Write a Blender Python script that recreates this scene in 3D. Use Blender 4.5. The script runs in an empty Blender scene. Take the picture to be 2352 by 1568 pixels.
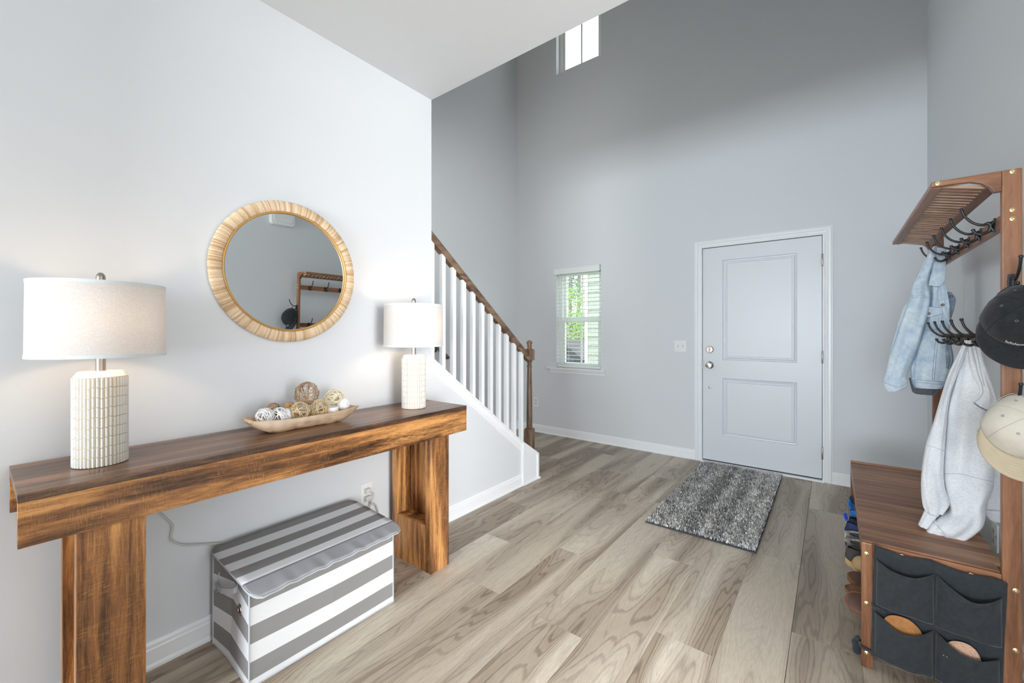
import bpy, bmesh, math, random
from mathutils import Vector, Matrix, noise
from mathutils.bvhtree import BVHTree

S = bpy.context.scene
COL = S.collection
R = math.radians
random.seed(11)

# ---------------------------------------------------------------- camera, sky, lights, exposure
CAMZ = 1.227
YAW = R(37.6)
cam_d = bpy.data.cameras.new('camera'); cam = bpy.data.objects.new('camera', cam_d); COL.objects.link(cam)
cam_d.sensor_width = 36.0; cam_d.lens = 36.0 * 956.0 / 2352.0; cam_d.shift_y = -20.0 / 2352.0
cam_d.clip_start = 0.05; cam_d.clip_end = 300
cam.location = (0, 0, CAMZ); cam.rotation_euler = (R(90), 0, YAW)
S.camera = cam

W = bpy.data.worlds.new('sky'); S.world = W; W.use_nodes = True
bg = W.node_tree.nodes['Background']; bg.inputs[0].default_value = (0.92, 0.97, 1.0, 1); bg.inputs[1].default_value = 3.5

def area(name, loc, target, sx, sy, power, color=(1, 1, 1)):
    d = bpy.data.lights.new(name, 'AREA'); d.shape = 'RECTANGLE'; d.size = sx; d.size_y = sy; d.energy = power; d.color = color
    o = bpy.data.objects.new(name, d); COL.objects.link(o); o.location = loc
    o.rotation_euler = (Vector(target) - Vector(loc)).to_track_quat('-Z', 'Y').to_euler()
    return o
# daylight entering by the glazed rear wall of the living room and by its side window, then two added fill lamps
area('daylight_rear', (-0.3, -6.4, 1.3), (0.1, 0, 1.2), 3.0, 1.6, 345, (0.84, 0.915, 1.0))
area('daylight_side', (3.7, -1.2, 1.28), (-1.985, 1.9, 1.2), 2.8, 2.2, 445, (0.95, 0.965, 1.0))
area('fill_landing', (-2.65, -1.7, 4.3), (-1.6, 3.0, 2.2), 1.0, 1.8, 13, (1.0, 0.88, 0.70))  # warm fill lamp added over the stair to lift the upper walls
area('fill_stairwell', (-3.36, 2.30, 3.3), (0.55, 2.5, 0.9), 0.85, 1.1, 3, (1.0, 0.97, 0.92))  # fill lamp added outside the stairwell opening, aimed at the hall tree side

S.view_settings.view_transform = 'Standard'; S.view_settings.look = 'None'
S.view_settings.gamma = 1.0; S.view_settings.use_curve_mapping = False
S.view_settings.exposure = 0.14
S.cycles.use_denoising = True
S.cycles.max_bounces = 10; S.cycles.diffuse_bounces = 6; S.cycles.caustics_reflective = False; S.cycles.caustics_refractive = False
S.cycles.sample_clamp_indirect = 6.0

# ---------------------------------------------------------------- helpers
def lin(r, g, b):
    f = lambda c: (c / 255 / 12.92) if c / 255 <= 0.04045 else ((c / 255 + 0.055) / 1.055) ** 2.4
    return (f(r), f(g), f(b), 1)

class NT:
    def __init__(s, name):
        s.m = bpy.data.materials.new(name); s.m.use_nodes = True; s.t = s.m.node_tree
        s.b = s.t.nodes['Principled BSDF']
    def n(s, typ, **kw):
        nd = s.t.nodes.new(typ)
        for k, v in kw.items():
            if k.startswith('i_'):
                key = k[2:]
                key = int(key) if key.isdigit() else key.replace('_', ' ')
                s.set(nd.inputs[key], v)
            else: setattr(nd, k, v)
        return nd
    def set(s, inp, v):
        if hasattr(v, 'is_linked') or hasattr(v, 'links'): s.t.links.new(v, inp)
        else: inp.default_value = v
    def math(s, op, a, b=0.0, c=None):
        nd = s.t.nodes.new('ShaderNodeMath'); nd.operation = op
        s.set(nd.inputs[0], a); s.set(nd.inputs[1], b)
        if c is not None: s.set(nd.inputs[2], c)
        return nd.outputs[0]
    def mix(s, f, a, b, mode='MIX'):
        nd = s.t.nodes.new('ShaderNodeMix'); nd.data_type = 'RGBA'; nd.blend_type = mode
        s.set(nd.inputs[0], f); s.set(nd.inputs[6], a); s.set(nd.inputs[7], b); return nd.outputs[2]
    def ramp(s, f, pts):
        nd = s.t.nodes.new('ShaderNodeValToRGB'); s.set(nd.inputs[0], f); e = nd.color_ramp.elements
        while len(e) < len(pts): e.new(0.5)
        for el, (p, c) in zip(e, pts): el.position = p; el.color = c if len(c) == 4 else (*c, 1)
        return nd.outputs[0]
    def coord(s, kind='Object', scale=(1, 1, 1), off=None):
        tc = s.t.nodes.new('ShaderNodeTexCoord'); o = tc.outputs[kind]
        if off is not None:
            ad = s.t.nodes.new('ShaderNodeVectorMath'); ad.operation = 'ADD'; s.set(ad.inputs[0], o); s.set(ad.inputs[1], off); o = ad.outputs[0]
        mp = s.t.nodes.new('ShaderNodeMapping'); s.set(mp.inputs[0], o); mp.inputs[3].default_value = scale
        return mp.outputs[0]
    def noise(s, vec, scale=5, detail=3, rough=0.5, dist=0.0, out=0):
        nd = s.t.nodes.new('ShaderNodeTexNoise'); s.set(nd.inputs['Vector'], vec)
        nd.inputs['Scale'].default_value = scale; nd.inputs['Detail'].default_value = detail
        nd.inputs['Roughness'].default_value = rough; nd.inputs['Distortion'].default_value = dist
        return nd.outputs[out]
    def bump(s, h, strength=0.3, dist=0.002):
        nd = s.t.nodes.new('ShaderNodeBump'); s.set(nd.inputs['Height'], h)
        nd.inputs['Strength'].default_value = strength; nd.inputs['Distance'].default_value = dist
        s.t.links.new(nd.outputs[0], s.b.inputs['Normal'])
    def base(s, col, rough=0.5, metal=0.0, spec=None):
        s.set(s.b.inputs['Base Color'], col); s.set(s.b.inputs['Roughness'], rough); s.b.inputs['Metallic'].default_value = metal
        if spec is not None: s.b.inputs['Specular IOR Level'].default_value = spec
        return s.m

def plain(name, col, rough=0.5, metal=0.0, spec=None, grain=0.0, gscale=200, bump=0.0):
    t = NT(name)
    if grain:
        f = t.noise(t.coord(), gscale, 3)
        c = t.mix(f, tuple(x * (1 - grain) for x in col[:3]) + (1,), tuple(min(1, x * (1 + grain)) for x in col[:3]) + (1,))
        t.base(c, rough, metal, spec)
        if bump: t.bump(f, bump, 0.001)
    else: t.base(col, rough, metal, spec)
    return t.m

def wood(name, axis, cols, rough=0.4, stretch=14.0, fine=1.0, contour=9.0, streak=0.5, spec=0.4, saw=0.0, bumpv=0.15):
    """grain running along axis; cols = dark, mid, light"""
    t = NT(name)
    sc = [1.0, 1.0, 1.0]; sc[axis] = 1.0 / stretch
    off = t.n('ShaderNodeObjectInfo').outputs['Random']
    offv = t.n('ShaderNodeCombineXYZ', i_0=t.math('MULTIPLY', off, 7.3), i_1=t.math('MULTIPLY', off, 3.1), i_2=t.math('MULTIPLY', off, 11.7)).outputs[0]
    v = t.coord('Object', tuple(sc), offv)
    big = t.noise(v, 6.0, 3, 0.5, 0.4)
    ring = t.math('SINE', t.math('MULTIPLY', big, contour * 6.28))
    med = t.noise(v, 32 * fine, 6, 0.72, 0.5)
    fib = t.noise(v, 300 * fine, 3, 0.7)
    g = t.math('ADD', t.math('MULTIPLY', ring, 0.10), t.math('ADD', t.math('MULTIPLY', med, 0.85), t.math('MULTIPLY', fib, 0.30)))
    c = t.ramp(g, [(0.36, cols[0]), (0.56, cols[1]), (0.74, cols[2])])
    # dark weathered streaks: wide bands broken up by fine grain
    band = t.noise(v, 7.5, 4, 0.6, 1.0)
    dk = t.math('MULTIPLY', t.ramp(band, [(0.47, (0, 0, 0)), (0.62, (1, 1, 1))]), t.ramp(t.math('ADD', t.math('MULTIPLY', med, 0.6), t.math('MULTIPLY', fib, 0.4)), [(0.36, (1, 1, 1)), (0.58, (0, 0, 0))]))
    c = t.mix(t.math('MULTIPLY', dk, streak), c, tuple(x * 0.30 for x in cols[0][:3]) + (1,))
    if saw:
        s2 = [45.0, 45.0, 45.0]; s2[axis] = 420.0
        sw = t.noise(t.coord('Object', tuple(s2)), 1.0, 2)
        s3 = t.noise(t.coord(), 14, 2)
        c = t.mix(t.math('MULTIPLY', t.math('MULTIPLY', t.ramp(sw, [(0.52, (0, 0, 0)), (0.72, (1, 1, 1))]), t.ramp(s3, [(0.4, (0, 0, 0)), (0.6, (1, 1, 1))])), saw), c, cols[2], 'MIX')
        c = t.mix(t.math('MULTIPLY', t.ramp(sw, [(0.28, (1, 1, 1)), (0.42, (0, 0, 0))]), saw * 0.7), c, tuple(x * 0.5 for x in cols[0][:3]) + (1,))
    t.base(c, rough, 0, spec)
    t.bump(t.math('ADD', fib, med), bumpv, 0.0006)
    return t.m

def wl(o):
    v = Vector((0, 0, 0))
    while o is not None: v = v + o.location; o = o.parent
    return v

class MB:
    def __init__(s): s.v = []; s.f = []; s.mi = []; s.cur = 0
    def add(s, vs, fs):
        k = len(s.v); s.v += [Vector(p) for p in vs]
        for f in fs: s.f.append([i + k for i in f]); s.mi.append(s.cur)
        return s
    def box(s, x0, x1, y0, y1, z0, z1):
        if x0 > x1: x0, x1 = x1, x0
        if y0 > y1: y0, y1 = y1, y0
        if z0 > z1: z0, z1 = z1, z0
        return s.add([(x, y, z) for z in (z0, z1) for y in (y0, y1) for x in (x0, x1)],
                     [(0, 2, 3, 1), (4, 5, 7, 6), (0, 1, 5, 4), (2, 6, 7, 3), (0, 4, 6, 2), (1, 3, 7, 5)])
    def prism(s, pts, d):
        """pts: planar 3D outline; d: extrusion vector"""
        n = len(pts); d = Vector(d); a = [Vector(p) for p in pts]
        return s.add(a + [p + d for p in a], [tuple(range(n))[::-1], tuple(range(n, 2 * n))] + [(i, (i + 1) % n, n + (i + 1) % n, n + i) for i in range(n)])
    def rings(s, rs, cap0=True, cap1=True, closed=False):
        n = len(rs[0]); vs = [p for r in rs for p in r]; fs = []
        m = len(rs)
        for j in range(m if closed else m - 1):
            a = j * n; b = ((j + 1) % m) * n
            for i in range(n):
                k = (i + 1) % n; fs.append((a + i, a + k, b + k, b + i))
        if not closed:
            if cap0: fs.append(tuple(range(n))[::-1])
            if cap1: fs.append(tuple(range((m - 1) * n, m * n)))
        return s.add(vs, fs)
    def tube(s, pts, r, n=8, caps=True, closed=False):
        pts = [Vector(p) for p in pts]; m = len(pts); rs = []
        rr = r if isinstance(r, (list, tuple)) else [r] * m
        up = None
        for i, p in enumerate(pts):
            if closed: t = pts[(i + 1) % m] - pts[i - 1]
            else: t = pts[min(i + 1, m - 1)] - pts[max(i - 1, 0)]
            if t.length < 1e-9: t = Vector((0, 0, 1))
            t.normalize()
            if up is None:
                up = t.orthogonal().normalized()
            up = (up - t * up.dot(t))
            if up.length < 1e-6: up = t.orthogonal()
            up.normalize(); q = t.cross(up)
            rs.append([p + (up * math.cos(a) + q * math.sin(a)) * rr[i] for a in [6.28318 * k / n for k in range(n)]])
        return s.rings(rs, caps, caps, closed)
    def lathe(s, prof, c=(0, 0, 0), n=32, axis=2, caps=True):
        """prof: (radius, height) list"""
        c = Vector(c); rs = []
        for r, h in prof:
            ring = []
            for k in range(n):
                a = 6.28318 * k / n; x, y = r * math.cos(a), r * math.sin(a)
                p = (x, y, h) if axis == 2 else ((h, x, y) if axis == 0 else (y, h, x))
                ring.append(c + Vector(p))
            rs.append(ring)
        return s.rings(rs, caps, caps)
    def grid(s, fn, nu, nv, wrap=False):
        vs = [fn(i / nu, j / nv) for j in range(nv + 1) for i in range(nu + 1)]
        return s.add(vs, [(j * (nu + 1) + i, j * (nu + 1) + i + 1, (j + 1) * (nu + 1) + i + 1, (j + 1) * (nu + 1) + i) for j in range(nv) for i in range(nu)])
    def mesh(s, name, off=Vector((0, 0, 0)), bev=0.0, smooth=0, merge=False):
        me = bpy.data.meshes.new(name)
        me.from_pydata([p - off for p in s.v], [], s.f)
        if bev or merge or True:
            bm = bmesh.new(); bm.from_mesh(me)
            if any(s.mi):
                for f, m_ in zip(bm.faces, s.mi): f.material_index = m_
            if merge: bmesh.ops.remove_doubles(bm, verts=bm.verts, dist=1e-5)
            bmesh.ops.recalc_face_normals(bm, faces=bm.faces)
            if bev:
                ed = [e for e in bm.edges if len(e.link_faces) == 2 and e.calc_face_angle(0) > 0.5]
                bmesh.ops.bevel(bm, geom=ed, offset=bev, segments=2, profile=0.6, affect='EDGES', clamp_overlap=True)
            bm.to_mesh(me); bm.free()
        if smooth:
            me.shade_smooth(); me.set_sharp_from_angle(angle=R(smooth))
        return me
    def build(s, name, mat, parent=None, bev=0.0, smooth=0, merge=False):
        off = wl(parent) if parent is not None else Vector((0, 0, 0))
        me = s.mesh(name, off, bev, smooth, merge)
        for m in (mat if isinstance(mat, (list, tuple)) else [mat]): me.materials.append(m)
        o = bpy.data.objects.new(name, me); COL.objects.link(o)
        if parent is not None: o.parent = parent
        return o

def thing(name, label, cat, loc=(0, 0, 0), group=None, kind=None):
    o = bpy.data.objects.new(name, None); COL.objects.link(o); o.location = loc; o.empty_display_size = 0.1
    return tag(o, label, cat, group, kind)
def tag(o, label=None, cat=None, group=None, kind=None):
    if label: o['label'] = label
    if cat: o['category'] = cat
    if group: o['group'] = group
    if kind: o['kind'] = kind
    return o
def struct(o, label, cat='structure'):
    return tag(o, label, cat, None, 'structure')
def copy_tree(o, parent=None):
    c = o.copy(); COL.objects.link(c)
    if parent is not None: c.parent = parent
    for ch in list(o.children): copy_tree(ch, c)
    return c
def solidify(o, t, off=-1.0):
    m = o.modifiers.new('thick', 'SOLIDIFY'); m.thickness = t; m.offset = off; return o
def subsurf(o, n=1):
    m = o.modifiers.new('sub', 'SUBSURF'); m.levels = n; m.render_levels = n; return o

def wall_holes(mb, axis, pos0, pos1, a0, a1, z0, z1, holes):
    """wall slab between pos0..pos1 across axis ('x' or 'y'), spanning a0..a1, with rectangular holes (h0,h1,hz0,hz1)"""
    As = sorted({a0, a1, *[h[0] for h in holes], *[h[1] for h in holes]}); Zs = sorted({z0, z1, *[h[2] for h in holes], *[h[3] for h in holes]})
    for i in range(len(As) - 1):
        for j in range(len(Zs) - 1):
            ca, cz = (As[i] + As[i + 1]) / 2, (Zs[j] + Zs[j + 1]) / 2
            if any(h[0] < ca < h[1] and h[2] < cz < h[3] for h in holes): continue
            if axis == 'y': mb.box(As[i], As[i + 1], pos0, pos1, Zs[j], Zs[j + 1])
            else: mb.box(pos0, pos1, As[i], As[i + 1], Zs[j], Zs[j + 1])

def frame_profile(mb, x0, x1, z0, z1, prof, y, bottom=False):
    """mitred casing around an opening in a wall facing -Y. prof: (offset outward, protrusion)"""
    for a, (o0, p0) in enumerate(prof[:-1]):
        o1, p1 = prof[a + 1]
        def pts(o, p): 
            zb = z0 - (o if bottom else 0)
            return [(x0 - o, y - p, zb), (x0 - o, y - p, z1 + o), (x1 + o, y - p, z1 + o), (x1 + o, y - p, zb)]
        A, B = pts(o0, p0), pts(o1, p1)
        idx = [0, 1, 2, 3, 0] if bottom else [0, 1, 2, 3]
        for k in range(len(idx) - 1):
            i, j = idx[k], idx[k + 1]; mb.add([A[i], A[j], B[j], B[i]], [(0, 1, 2, 3)])

def run_profile(mb, p0, p1, nrm, prof):
    """moulding along p0->p1; prof: (protrusion along nrm, height)"""
    p0, p1, n = Vector(p0), Vector(p1), Vector(nrm)
    a = [p0 + n * o + Vector((0, 0, h)) for o, h in prof]
    mb.prism(a, p1 - p0)
BASEB = [(0, 0), (0.020, 0), (0.020, 0.010), (0.014, 0.018), (0.014, 0.068), (0.011, 0.074), (0.011, 0.084), (0.005, 0.094), (0, 0.094)]

# ---------------------------------------------------------------- materials
def wall_paint(name, c):
    t = NT(name); f = t.noise(t.coord(), 260, 2)
    t.base(c, 0.62, 0, 0.25); t.bump(f, 0.06, 0.001); return t.m
M_wall = wall_paint('wall_paint', (0.692, 0.714, 0.732, 1))
M_ceil = wall_paint('ceiling_paint', (0.66, 0.68, 0.69, 1))
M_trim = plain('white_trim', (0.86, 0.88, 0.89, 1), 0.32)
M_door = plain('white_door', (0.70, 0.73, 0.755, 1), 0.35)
M_white = plain('white_plastic', (0.80, 0.81, 0.80, 1), 0.3)
M_vinyl = plain('white_vinyl', (0.78, 0.82, 0.80, 1), 0.35)
M_blind = plain('white_blind', (0.80, 0.83, 0.81, 1), 0.4)
M_nickel = plain('satin_nickel', (0.42, 0.37, 0.325, 1), 0.34, 1.0)
M_chrome = plain('chrome', (0.60, 0.60, 0.58, 1), 0.15, 1.0)
M_dark = plain('dark_gap', (0.03, 0.03, 0.028, 1), 0.8)
M_brass = plain('brass_bolt', (0.80, 0.62, 0.36, 1), 0.3, 1.0)
M_black = plain('black_metal', (0.012, 0.012, 0.014, 1), 0.35)
M_stair = wood('stair_oak', 1, (lin(72, 56, 44), lin(116, 94, 76), lin(142, 118, 96)), 0.45, 10, 1.0, 6, 0.1)
M_stairz = wood('newel_oak', 2, (lin(72, 56, 44), lin(112, 90, 72), lin(138, 113, 92)), 0.45, 10, 1.0, 6, 0.1)
CONS = (lin(66, 44, 30), lin(150, 100, 58), lin(216, 156, 94))
M_consY = wood('rustic_wood_along', 1, CONS, 0.36, 14, 1.0, 4, 1.0, 0.45, 0.45)
M_consZ = wood('rustic_wood_upright', 2, CONS, 0.38, 14, 1.0, 6, 0.95, 0.45, 0.3)
M_consT = wood('rustic_wood_top', 1, (lin(58, 42, 32), lin(104, 74, 54), lin(150, 110, 80)), 0.30, 14, 1.0, 4, 0.9, 0.5, 0.35)
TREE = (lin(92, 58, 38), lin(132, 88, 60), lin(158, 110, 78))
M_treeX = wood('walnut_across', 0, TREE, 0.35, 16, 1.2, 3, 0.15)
M_treeY = wood('walnut_along', 1, TREE, 0.35, 16, 1.2, 3, 0.15)
M_treeZ = wood('walnut_upright', 2, TREE, 0.35, 16, 1.2, 3, 0.1)
M_bench = wood('bench_slat_wood', 0, (lin(96, 64, 44), lin(142, 100, 72), lin(172, 128, 94)), 0.38, 16, 1.0, 3, 0.3, 0.22)
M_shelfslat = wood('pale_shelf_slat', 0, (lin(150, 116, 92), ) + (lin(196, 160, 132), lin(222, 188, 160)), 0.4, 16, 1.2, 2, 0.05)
M_slatedge = plain('pale_cut_edge', lin(205, 165, 125), 0.5)

def plank_mat():
    t = NT('floor_plank_wood')
    at = t.n('ShaderNodeAttribute', attribute_type='OBJECT', attribute_name='seed').outputs['Fac']
    tone = t.n('ShaderNodeAttribute', attribute_type='OBJECT', attribute_name='tone').outputs['Fac']
    off = t.n('ShaderNodeCombineXYZ', i_0=t.math('MULTIPLY', at, 5.0), i_1=t.math('MULTIPLY', at, 9.0), i_2=at).outputs[0]
    v = t.coord('Object', (1.0, 0.115, 1.0), off)
    big = t.noise(v, 6.0, 2.0, 0.45, 0.25)
    mid = t.noise(v, 22, 4, 0.6, 0.5)
    fib = t.noise(t.coord('Object', (1.0, 0.045, 1.0), off), 380, 3, 0.75)
    rings = t.math('SINE', t.math('MULTIPLY', t.math('ADD', big, t.math('MULTIPLY', mid, 0.055)), 165.0))
    heart = t.ramp(big, [(0.40, (0, 0, 0)), (0.60, (1, 1, 1))])
    light = t.mix(tone, lin(172, 158, 139), lin(233, 221, 200))
    dark = t.mix(tone, lin(130, 117, 104), lin(180, 161, 138))
    c = t.mix(heart, light, dark)
    line = t.ramp(rings, [(0.35, (0, 0, 0)), (0.95, (1, 1, 1))])
    lf = t.math('MULTIPLY', line, t.math('MULTIPLY', t.math('ADD', 0.12, t.math('MULTIPLY', heart, 0.60)), t.math('ADD', 0.35, fib)))
    c = t.mix(lf, c, lin(104, 88, 74))
    c = t.mix(t.math('MULTIPLY', t.ramp(fib, [(0.42, (0, 0, 0)), (0.72, (1, 1, 1))]), 0.42), c, lin(134, 118, 104))
    c = t.mix(t.math('MULTIPLY', t.ramp(mid, [(0.55, (0, 0, 0)), (0.8, (1, 1, 1))]), 0.35), c, lin(150, 133, 117))
    vor = t.n('ShaderNodeTexVoronoi', i_Vector=t.coord('Object', (1.0, 0.4, 1.0), off), i_Scale=2.1).outputs['Distance']
    c = t.mix(t.math('MULTIPLY', t.ramp(vor, [(0.02, (1, 1, 1)), (0.075, (0, 0, 0))]), 0.55), c, lin(82, 66, 54))
    t.base(c, t.math('ADD', 0.34, t.math('MULTIPLY', fib, 0.2)), 0, 0.45)
    t.bump(t.math('ADD', fib, t.math('MULTIPLY', rings, 0.2)), 0.12, 0.0007)
    return t.m
M_plank = plank_mat()
M_sub = plain('plank_joint', lin(120, 108, 94), 0.8)

# ---------------------------------------------------------------- the room shell
XL, XR, YD, ZC, YB = -1.985, 0.551, 4.28, 2.68, 1.753      # left wall, right wall, door wall, low ceiling, end of low ceiling
XS = -3.218                                                 # wall beyond the stair
ZH = 5.55
mb = MB(); wall_holes(mb, 'x', XL - 0.115, XL, -6.6, YB, 0, ZC, [])
struct(mb.build('wall_left', M_wall), 'pale grey wall behind the console table and round mirror', 'wall')
mb = MB(); wall_holes(mb, 'x', XS - 0.1, XS, -2.0, YD, 0, ZH, [(1.85, 2.76, 2.7, 3.9)])  # opening added in the unseen stretch to let light onto the right wall
struct(mb.build('wall_stair', M_wall), 'tall grey wall on the far side of the stairs', 'wall')
D0, D1, DZ = -1.003, -0.053, 2.045
WX0, WX1 = -2.626, -2.045
mb = MB(); wall_holes(mb, 'y', YD, YD + 0.15, XS - 0.1, XR + 0.1, 0, ZH, [(D0, D1, 0, DZ), (WX0, WX1, 0.80, 1.985), (WX0, WX1, 4.318, 5.25)])
struct(mb.build('wall_front', M_wall), 'tall grey entry wall holding the white front door', 'wall')
mb = MB(); mb.box(XR, XR + 0.1, 1.25, YD, 0, ZH); mb.box(XR, XR + 0.1, 0.20, 1.25, 2.45, ZH); mb.box(XR, XR + 0.1, -2.4, 0.20, 0, ZH)
struct(mb.build('wall_right', M_wall), 'grey wall behind the wooden hall tree', 'wall')
mb = MB(); mb.box(XR + 0.1, 4.0, 3.0, 3.1, 0, ZC)
struct(mb.build('wall_living', M_wall), 'grey wall of the room opening off the entry', 'wall')
mb = MB(); wall_holes(mb, 'x', 4.0, 4.1, -6.6, 3.1, 0, ZC, [(-2.7, 0.3, 0.15, 2.45)])
struct(mb.build('wall_side', M_wall), 'living room side wall with a wide window', 'wall')
mb = MB(); wall_holes(mb, 'y', -6.7, -6.6, XL - 0.115, 4.1, 0, ZC, [(-1.85, 1.3, 0.45, 2.15)])
struct(mb.build('wall_rear', M_wall), 'rear living room wall with a wide glazed opening', 'wall')
mb = MB(); mb.box(XL - 0.115, XR + 0.1, YB - 0.10, YB, ZC + 0.3, ZH)
struct(mb.build('wall_upper', M_wall), 'upper grey wall over the edge of the low ceiling', 'wall')
mb = MB(); mb.box(XS - 0.1, XL, -2.1, -2.0, 0, ZH); mb.box(XL - 0.115, XL, -2.0, YB - 0.10, ZC + 0.3, ZH)
struct(mb.build('wall_landing', M_wall), 'grey wall closing the top of the stairwell', 'wall')
mb = MB(); mb.box(XL - 0.115, XR - 0.0005, -2.4, YB, ZC, ZC + 0.3); mb.box(XL - 0.115, XR + 0.1, -6.7, -2.4, ZC, ZC + 0.3); mb.box(XR + 0.1, 4.1, -6.7, 3.1, ZC, ZC + 0.3)
struct(mb.build('ceiling', M_ceil), 'flat white low ceiling over the console table side', 'ceiling')
mb = MB(); mb.box(XS - 0.1, XR + 0.1, -2.1, YD + 0.15, ZH, ZH + 0.1)
struct(mb.build('ceiling_high', M_ceil), 'white ceiling high above the entry and stairs', 'ceiling')

# floor: base slab with one object per plank
floor = struct(MB().box(XS - 0.1, 4.1, -6.7, YD + 0.15, -0.12, -0.006).build('floor', M_sub), 'floor of wide grey-brown wood-look planks', 'floor')
PW, PL = 0.2205, 1.525
ends = {0: 2.056, -1: 2.674, -2: 1.717, -3: 2.315, -4: 1.497, -5: 2.05, -6: 1.513, -7: 1.925, -8: 2.39}
tones = {(0, 0): .25, (0, -1): .38, (-1, 0): .42, (-1, -1): .52, (-2, 0): .80, (-2, -1): .86, (-3, 0): .68, (-3, -1): .88, (-4, 0): .62, (-4, -1): .86,
         (-5, 0): .72, (-5, -1): .62, (-6, 0): .50, (-6, -1): .68, (-7, 0): .56, (-7, -1): .88, (-8, 0): .45, (-8, -1): .62}
pk = 0
plank_cache = {}
for k in range(-14, 19):
    x1 = 0.087 + PW * k
    x0 = x1 - PW
    e = ends.get(k, 1.5 + ((k * 0.37) % 1.0) * PL)
    ys = [e + PL * j for j in range(-6, 3)]
    for j, y0 in enumerate(ys):
        y1 = y0 + PL
        a, b = max(y0, -6.6), min(y1, YD if x0 < XR else 3.0)
        if b - a < 0.02: continue
        if x1 <= XS + 0.02 or x0 > 4.0: continue
        if x1 <= XL + 0.001 and b < 1.2: continue          # under the stairs
        xa, xb = max(x0, XS), min(x1, 4.0)
        key = (round(xb - xa, 3), round(b - a, 3))
        if key not in plank_cache:
            w_, l_ = key
            plank_cache[key] = MB().box(0.0005, w_ - 0.0005, 0.0005, l_ - 0.0005, -0.006, 0.0).mesh('plank', bev=0.0009)
            plank_cache[key].materials.append(M_plank)
        o = bpy.data.objects.new('plank', plank_cache[key]); COL.objects.link(o); o.parent = floor; o.location = (xa, a, 0.0)
        jj = j - 6
        o['tone'] = float(tones.get((k, jj), 0.25 + 0.35 * random.random()))
        o['seed'] = float(random.random() * 10)
        pk += 1

# baseboards
def baseboard(name, p0, p1, n, label):
    mb = MB(); run_profile(mb, p0, p1, n, BASEB)
    struct(mb.build(name, M_trim), label, 'baseboard')
baseboard('baseboard_left', (XL, -6.5, 0), (XL, 2.70, 0), (1, 0, 0), 'white baseboard along the wall behind the console table')
baseboard('baseboard_front', (XS, YD, 0), (-1.056, YD, 0), (0, -1, 0), 'white baseboard on the entry wall beneath the window')
baseboard('baseboard_door', (-0.003, YD, 0), (XR, YD, 0), (0, -1, 0), 'short white baseboard between front door and hall tree')
baseboard('baseboard_right', (XR, 1.25, 0), (XR, YD - 0.02, 0), (-1, 0, 0), 'white baseboard behind the hall tree')
baseboard('baseboard_stair', (XS, 3.0, 0), (XS, YD - 0.02, 0), (1, 0, 0), 'white baseboard on the wall beyond the stairs')
# ---------------------------------------------------------------- front door
door = struct(thing('door_1', 'white two-panel front door with round knob and deadbolt', 'door', (-0.528, YD, 0)), 'white two-panel front door with round knob and deadbolt', 'door')
yf = YD + 0.006
def panel_face(mb, x0, x1, z0, z1, panels, y):
    """door face with moulded raised panels: surface, groove, raised field"""
    xs = sorted({x0, x1, *[p[0] for p in panels], *[p[1] for p in panels]}); zs = sorted({z0, z1, *[p[2] for p in panels], *[p[3] for p in panels]})
    for i in range(len(xs) - 1):
        for j in range(len(zs) - 1):
            cx, cz = (xs[i] + xs[i + 1]) / 2, (zs[j] + zs[j + 1]) / 2
            if any(p[0] < cx < p[1] and p[2] < cz < p[3] for p in panels): continue
            mb.add([(xs[i], y, zs[j]), (xs[i + 1], y, zs[j]), (xs[i + 1], y, zs[j + 1]), (xs[i], y, zs[j + 1])], [(0, 1, 2, 3)])
    for (a, b, c, d) in panels:
        steps = [(0, 0), (0.007, 0.009), (0.014, 0.010), (0.024, 0.003), (0.033, 0.003), (0.038, 0.0075), (0.044, 0.0075)]
        for (o0, d0), (o1, d1) in zip(steps, steps[1:]):
            A = [(a + o0, y + d0, c + o0), (b - o0, y + d0, c + o0), (b - o0, y + d0, d - o0), (a + o0, y + d0, d - o0)]
            B = [(a + o1, y + d1, c + o1), (b - o1, y + d1, c + o1), (b - o1, y + d1, d - o1), (a + o1, y + d1, d - o1)]
            for k in range(4): mb.add([A[k], A[(k + 1) % 4], B[(k + 1) % 4], B[k]], [(0, 1, 2, 3)])
        o, dd = steps[-1]
        mb.add([(a + o, y + dd, c + o), (b - o, y + dd, c + o), (b - o, y + dd, d - o), (a + o, y + dd, d - o)], [(0, 1, 2, 3)])
dx0, dx1, dz0, dz1 = -0.987, -0.069, 0.022, 2.030
mb = MB(); panel_face(mb, dx0, dx1, dz0, dz1, [(-0.815, -0.239, 0.972, 1.907), (-0.815, -0.239, 0.266, 0.803)], yf)
for (xa, xb, za, zb) in [(dx0, dx0, dz0, dz1), (dx1, dx1, dz0, dz1)]:
    mb.add([(xa, yf, za), (xa, yf + 0.044, za), (xa, yf + 0.044, zb), (xa, yf, zb)], [(0, 1, 2, 3)])
mb.add([(dx0, yf, dz1), (dx1, yf, dz1), (dx1, yf + 0.044, dz1), (dx0, yf + 0.044, dz1)], [(0, 1, 2, 3)])
mb.add([(dx0, yf, dz0), (dx1, yf, dz0), (dx1, yf + 0.044, dz0), (dx0, yf + 0.044, dz0)], [(0, 1, 2, 3)])
mb.add([(dx0, yf + 0.044, dz0), (dx1, yf + 0.044, dz0), (dx1, yf + 0.044, dz1), (dx0, yf + 0.044, dz1)], [(0, 1, 2, 3)])
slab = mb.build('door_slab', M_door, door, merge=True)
mb = MB(); frame_profile(mb, -0.995, -0.061, 0, 2.038, [(0.0, -0.01), (0.0, 0.010), (0.010, 0.013), (0.016, 0.010), (0.030, 0.014), (0.036, 0.020), (0.050, 0.020), (0.056, 0.014), (0.061, 0.014), (0.061, 0.0)], YD)
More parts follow.
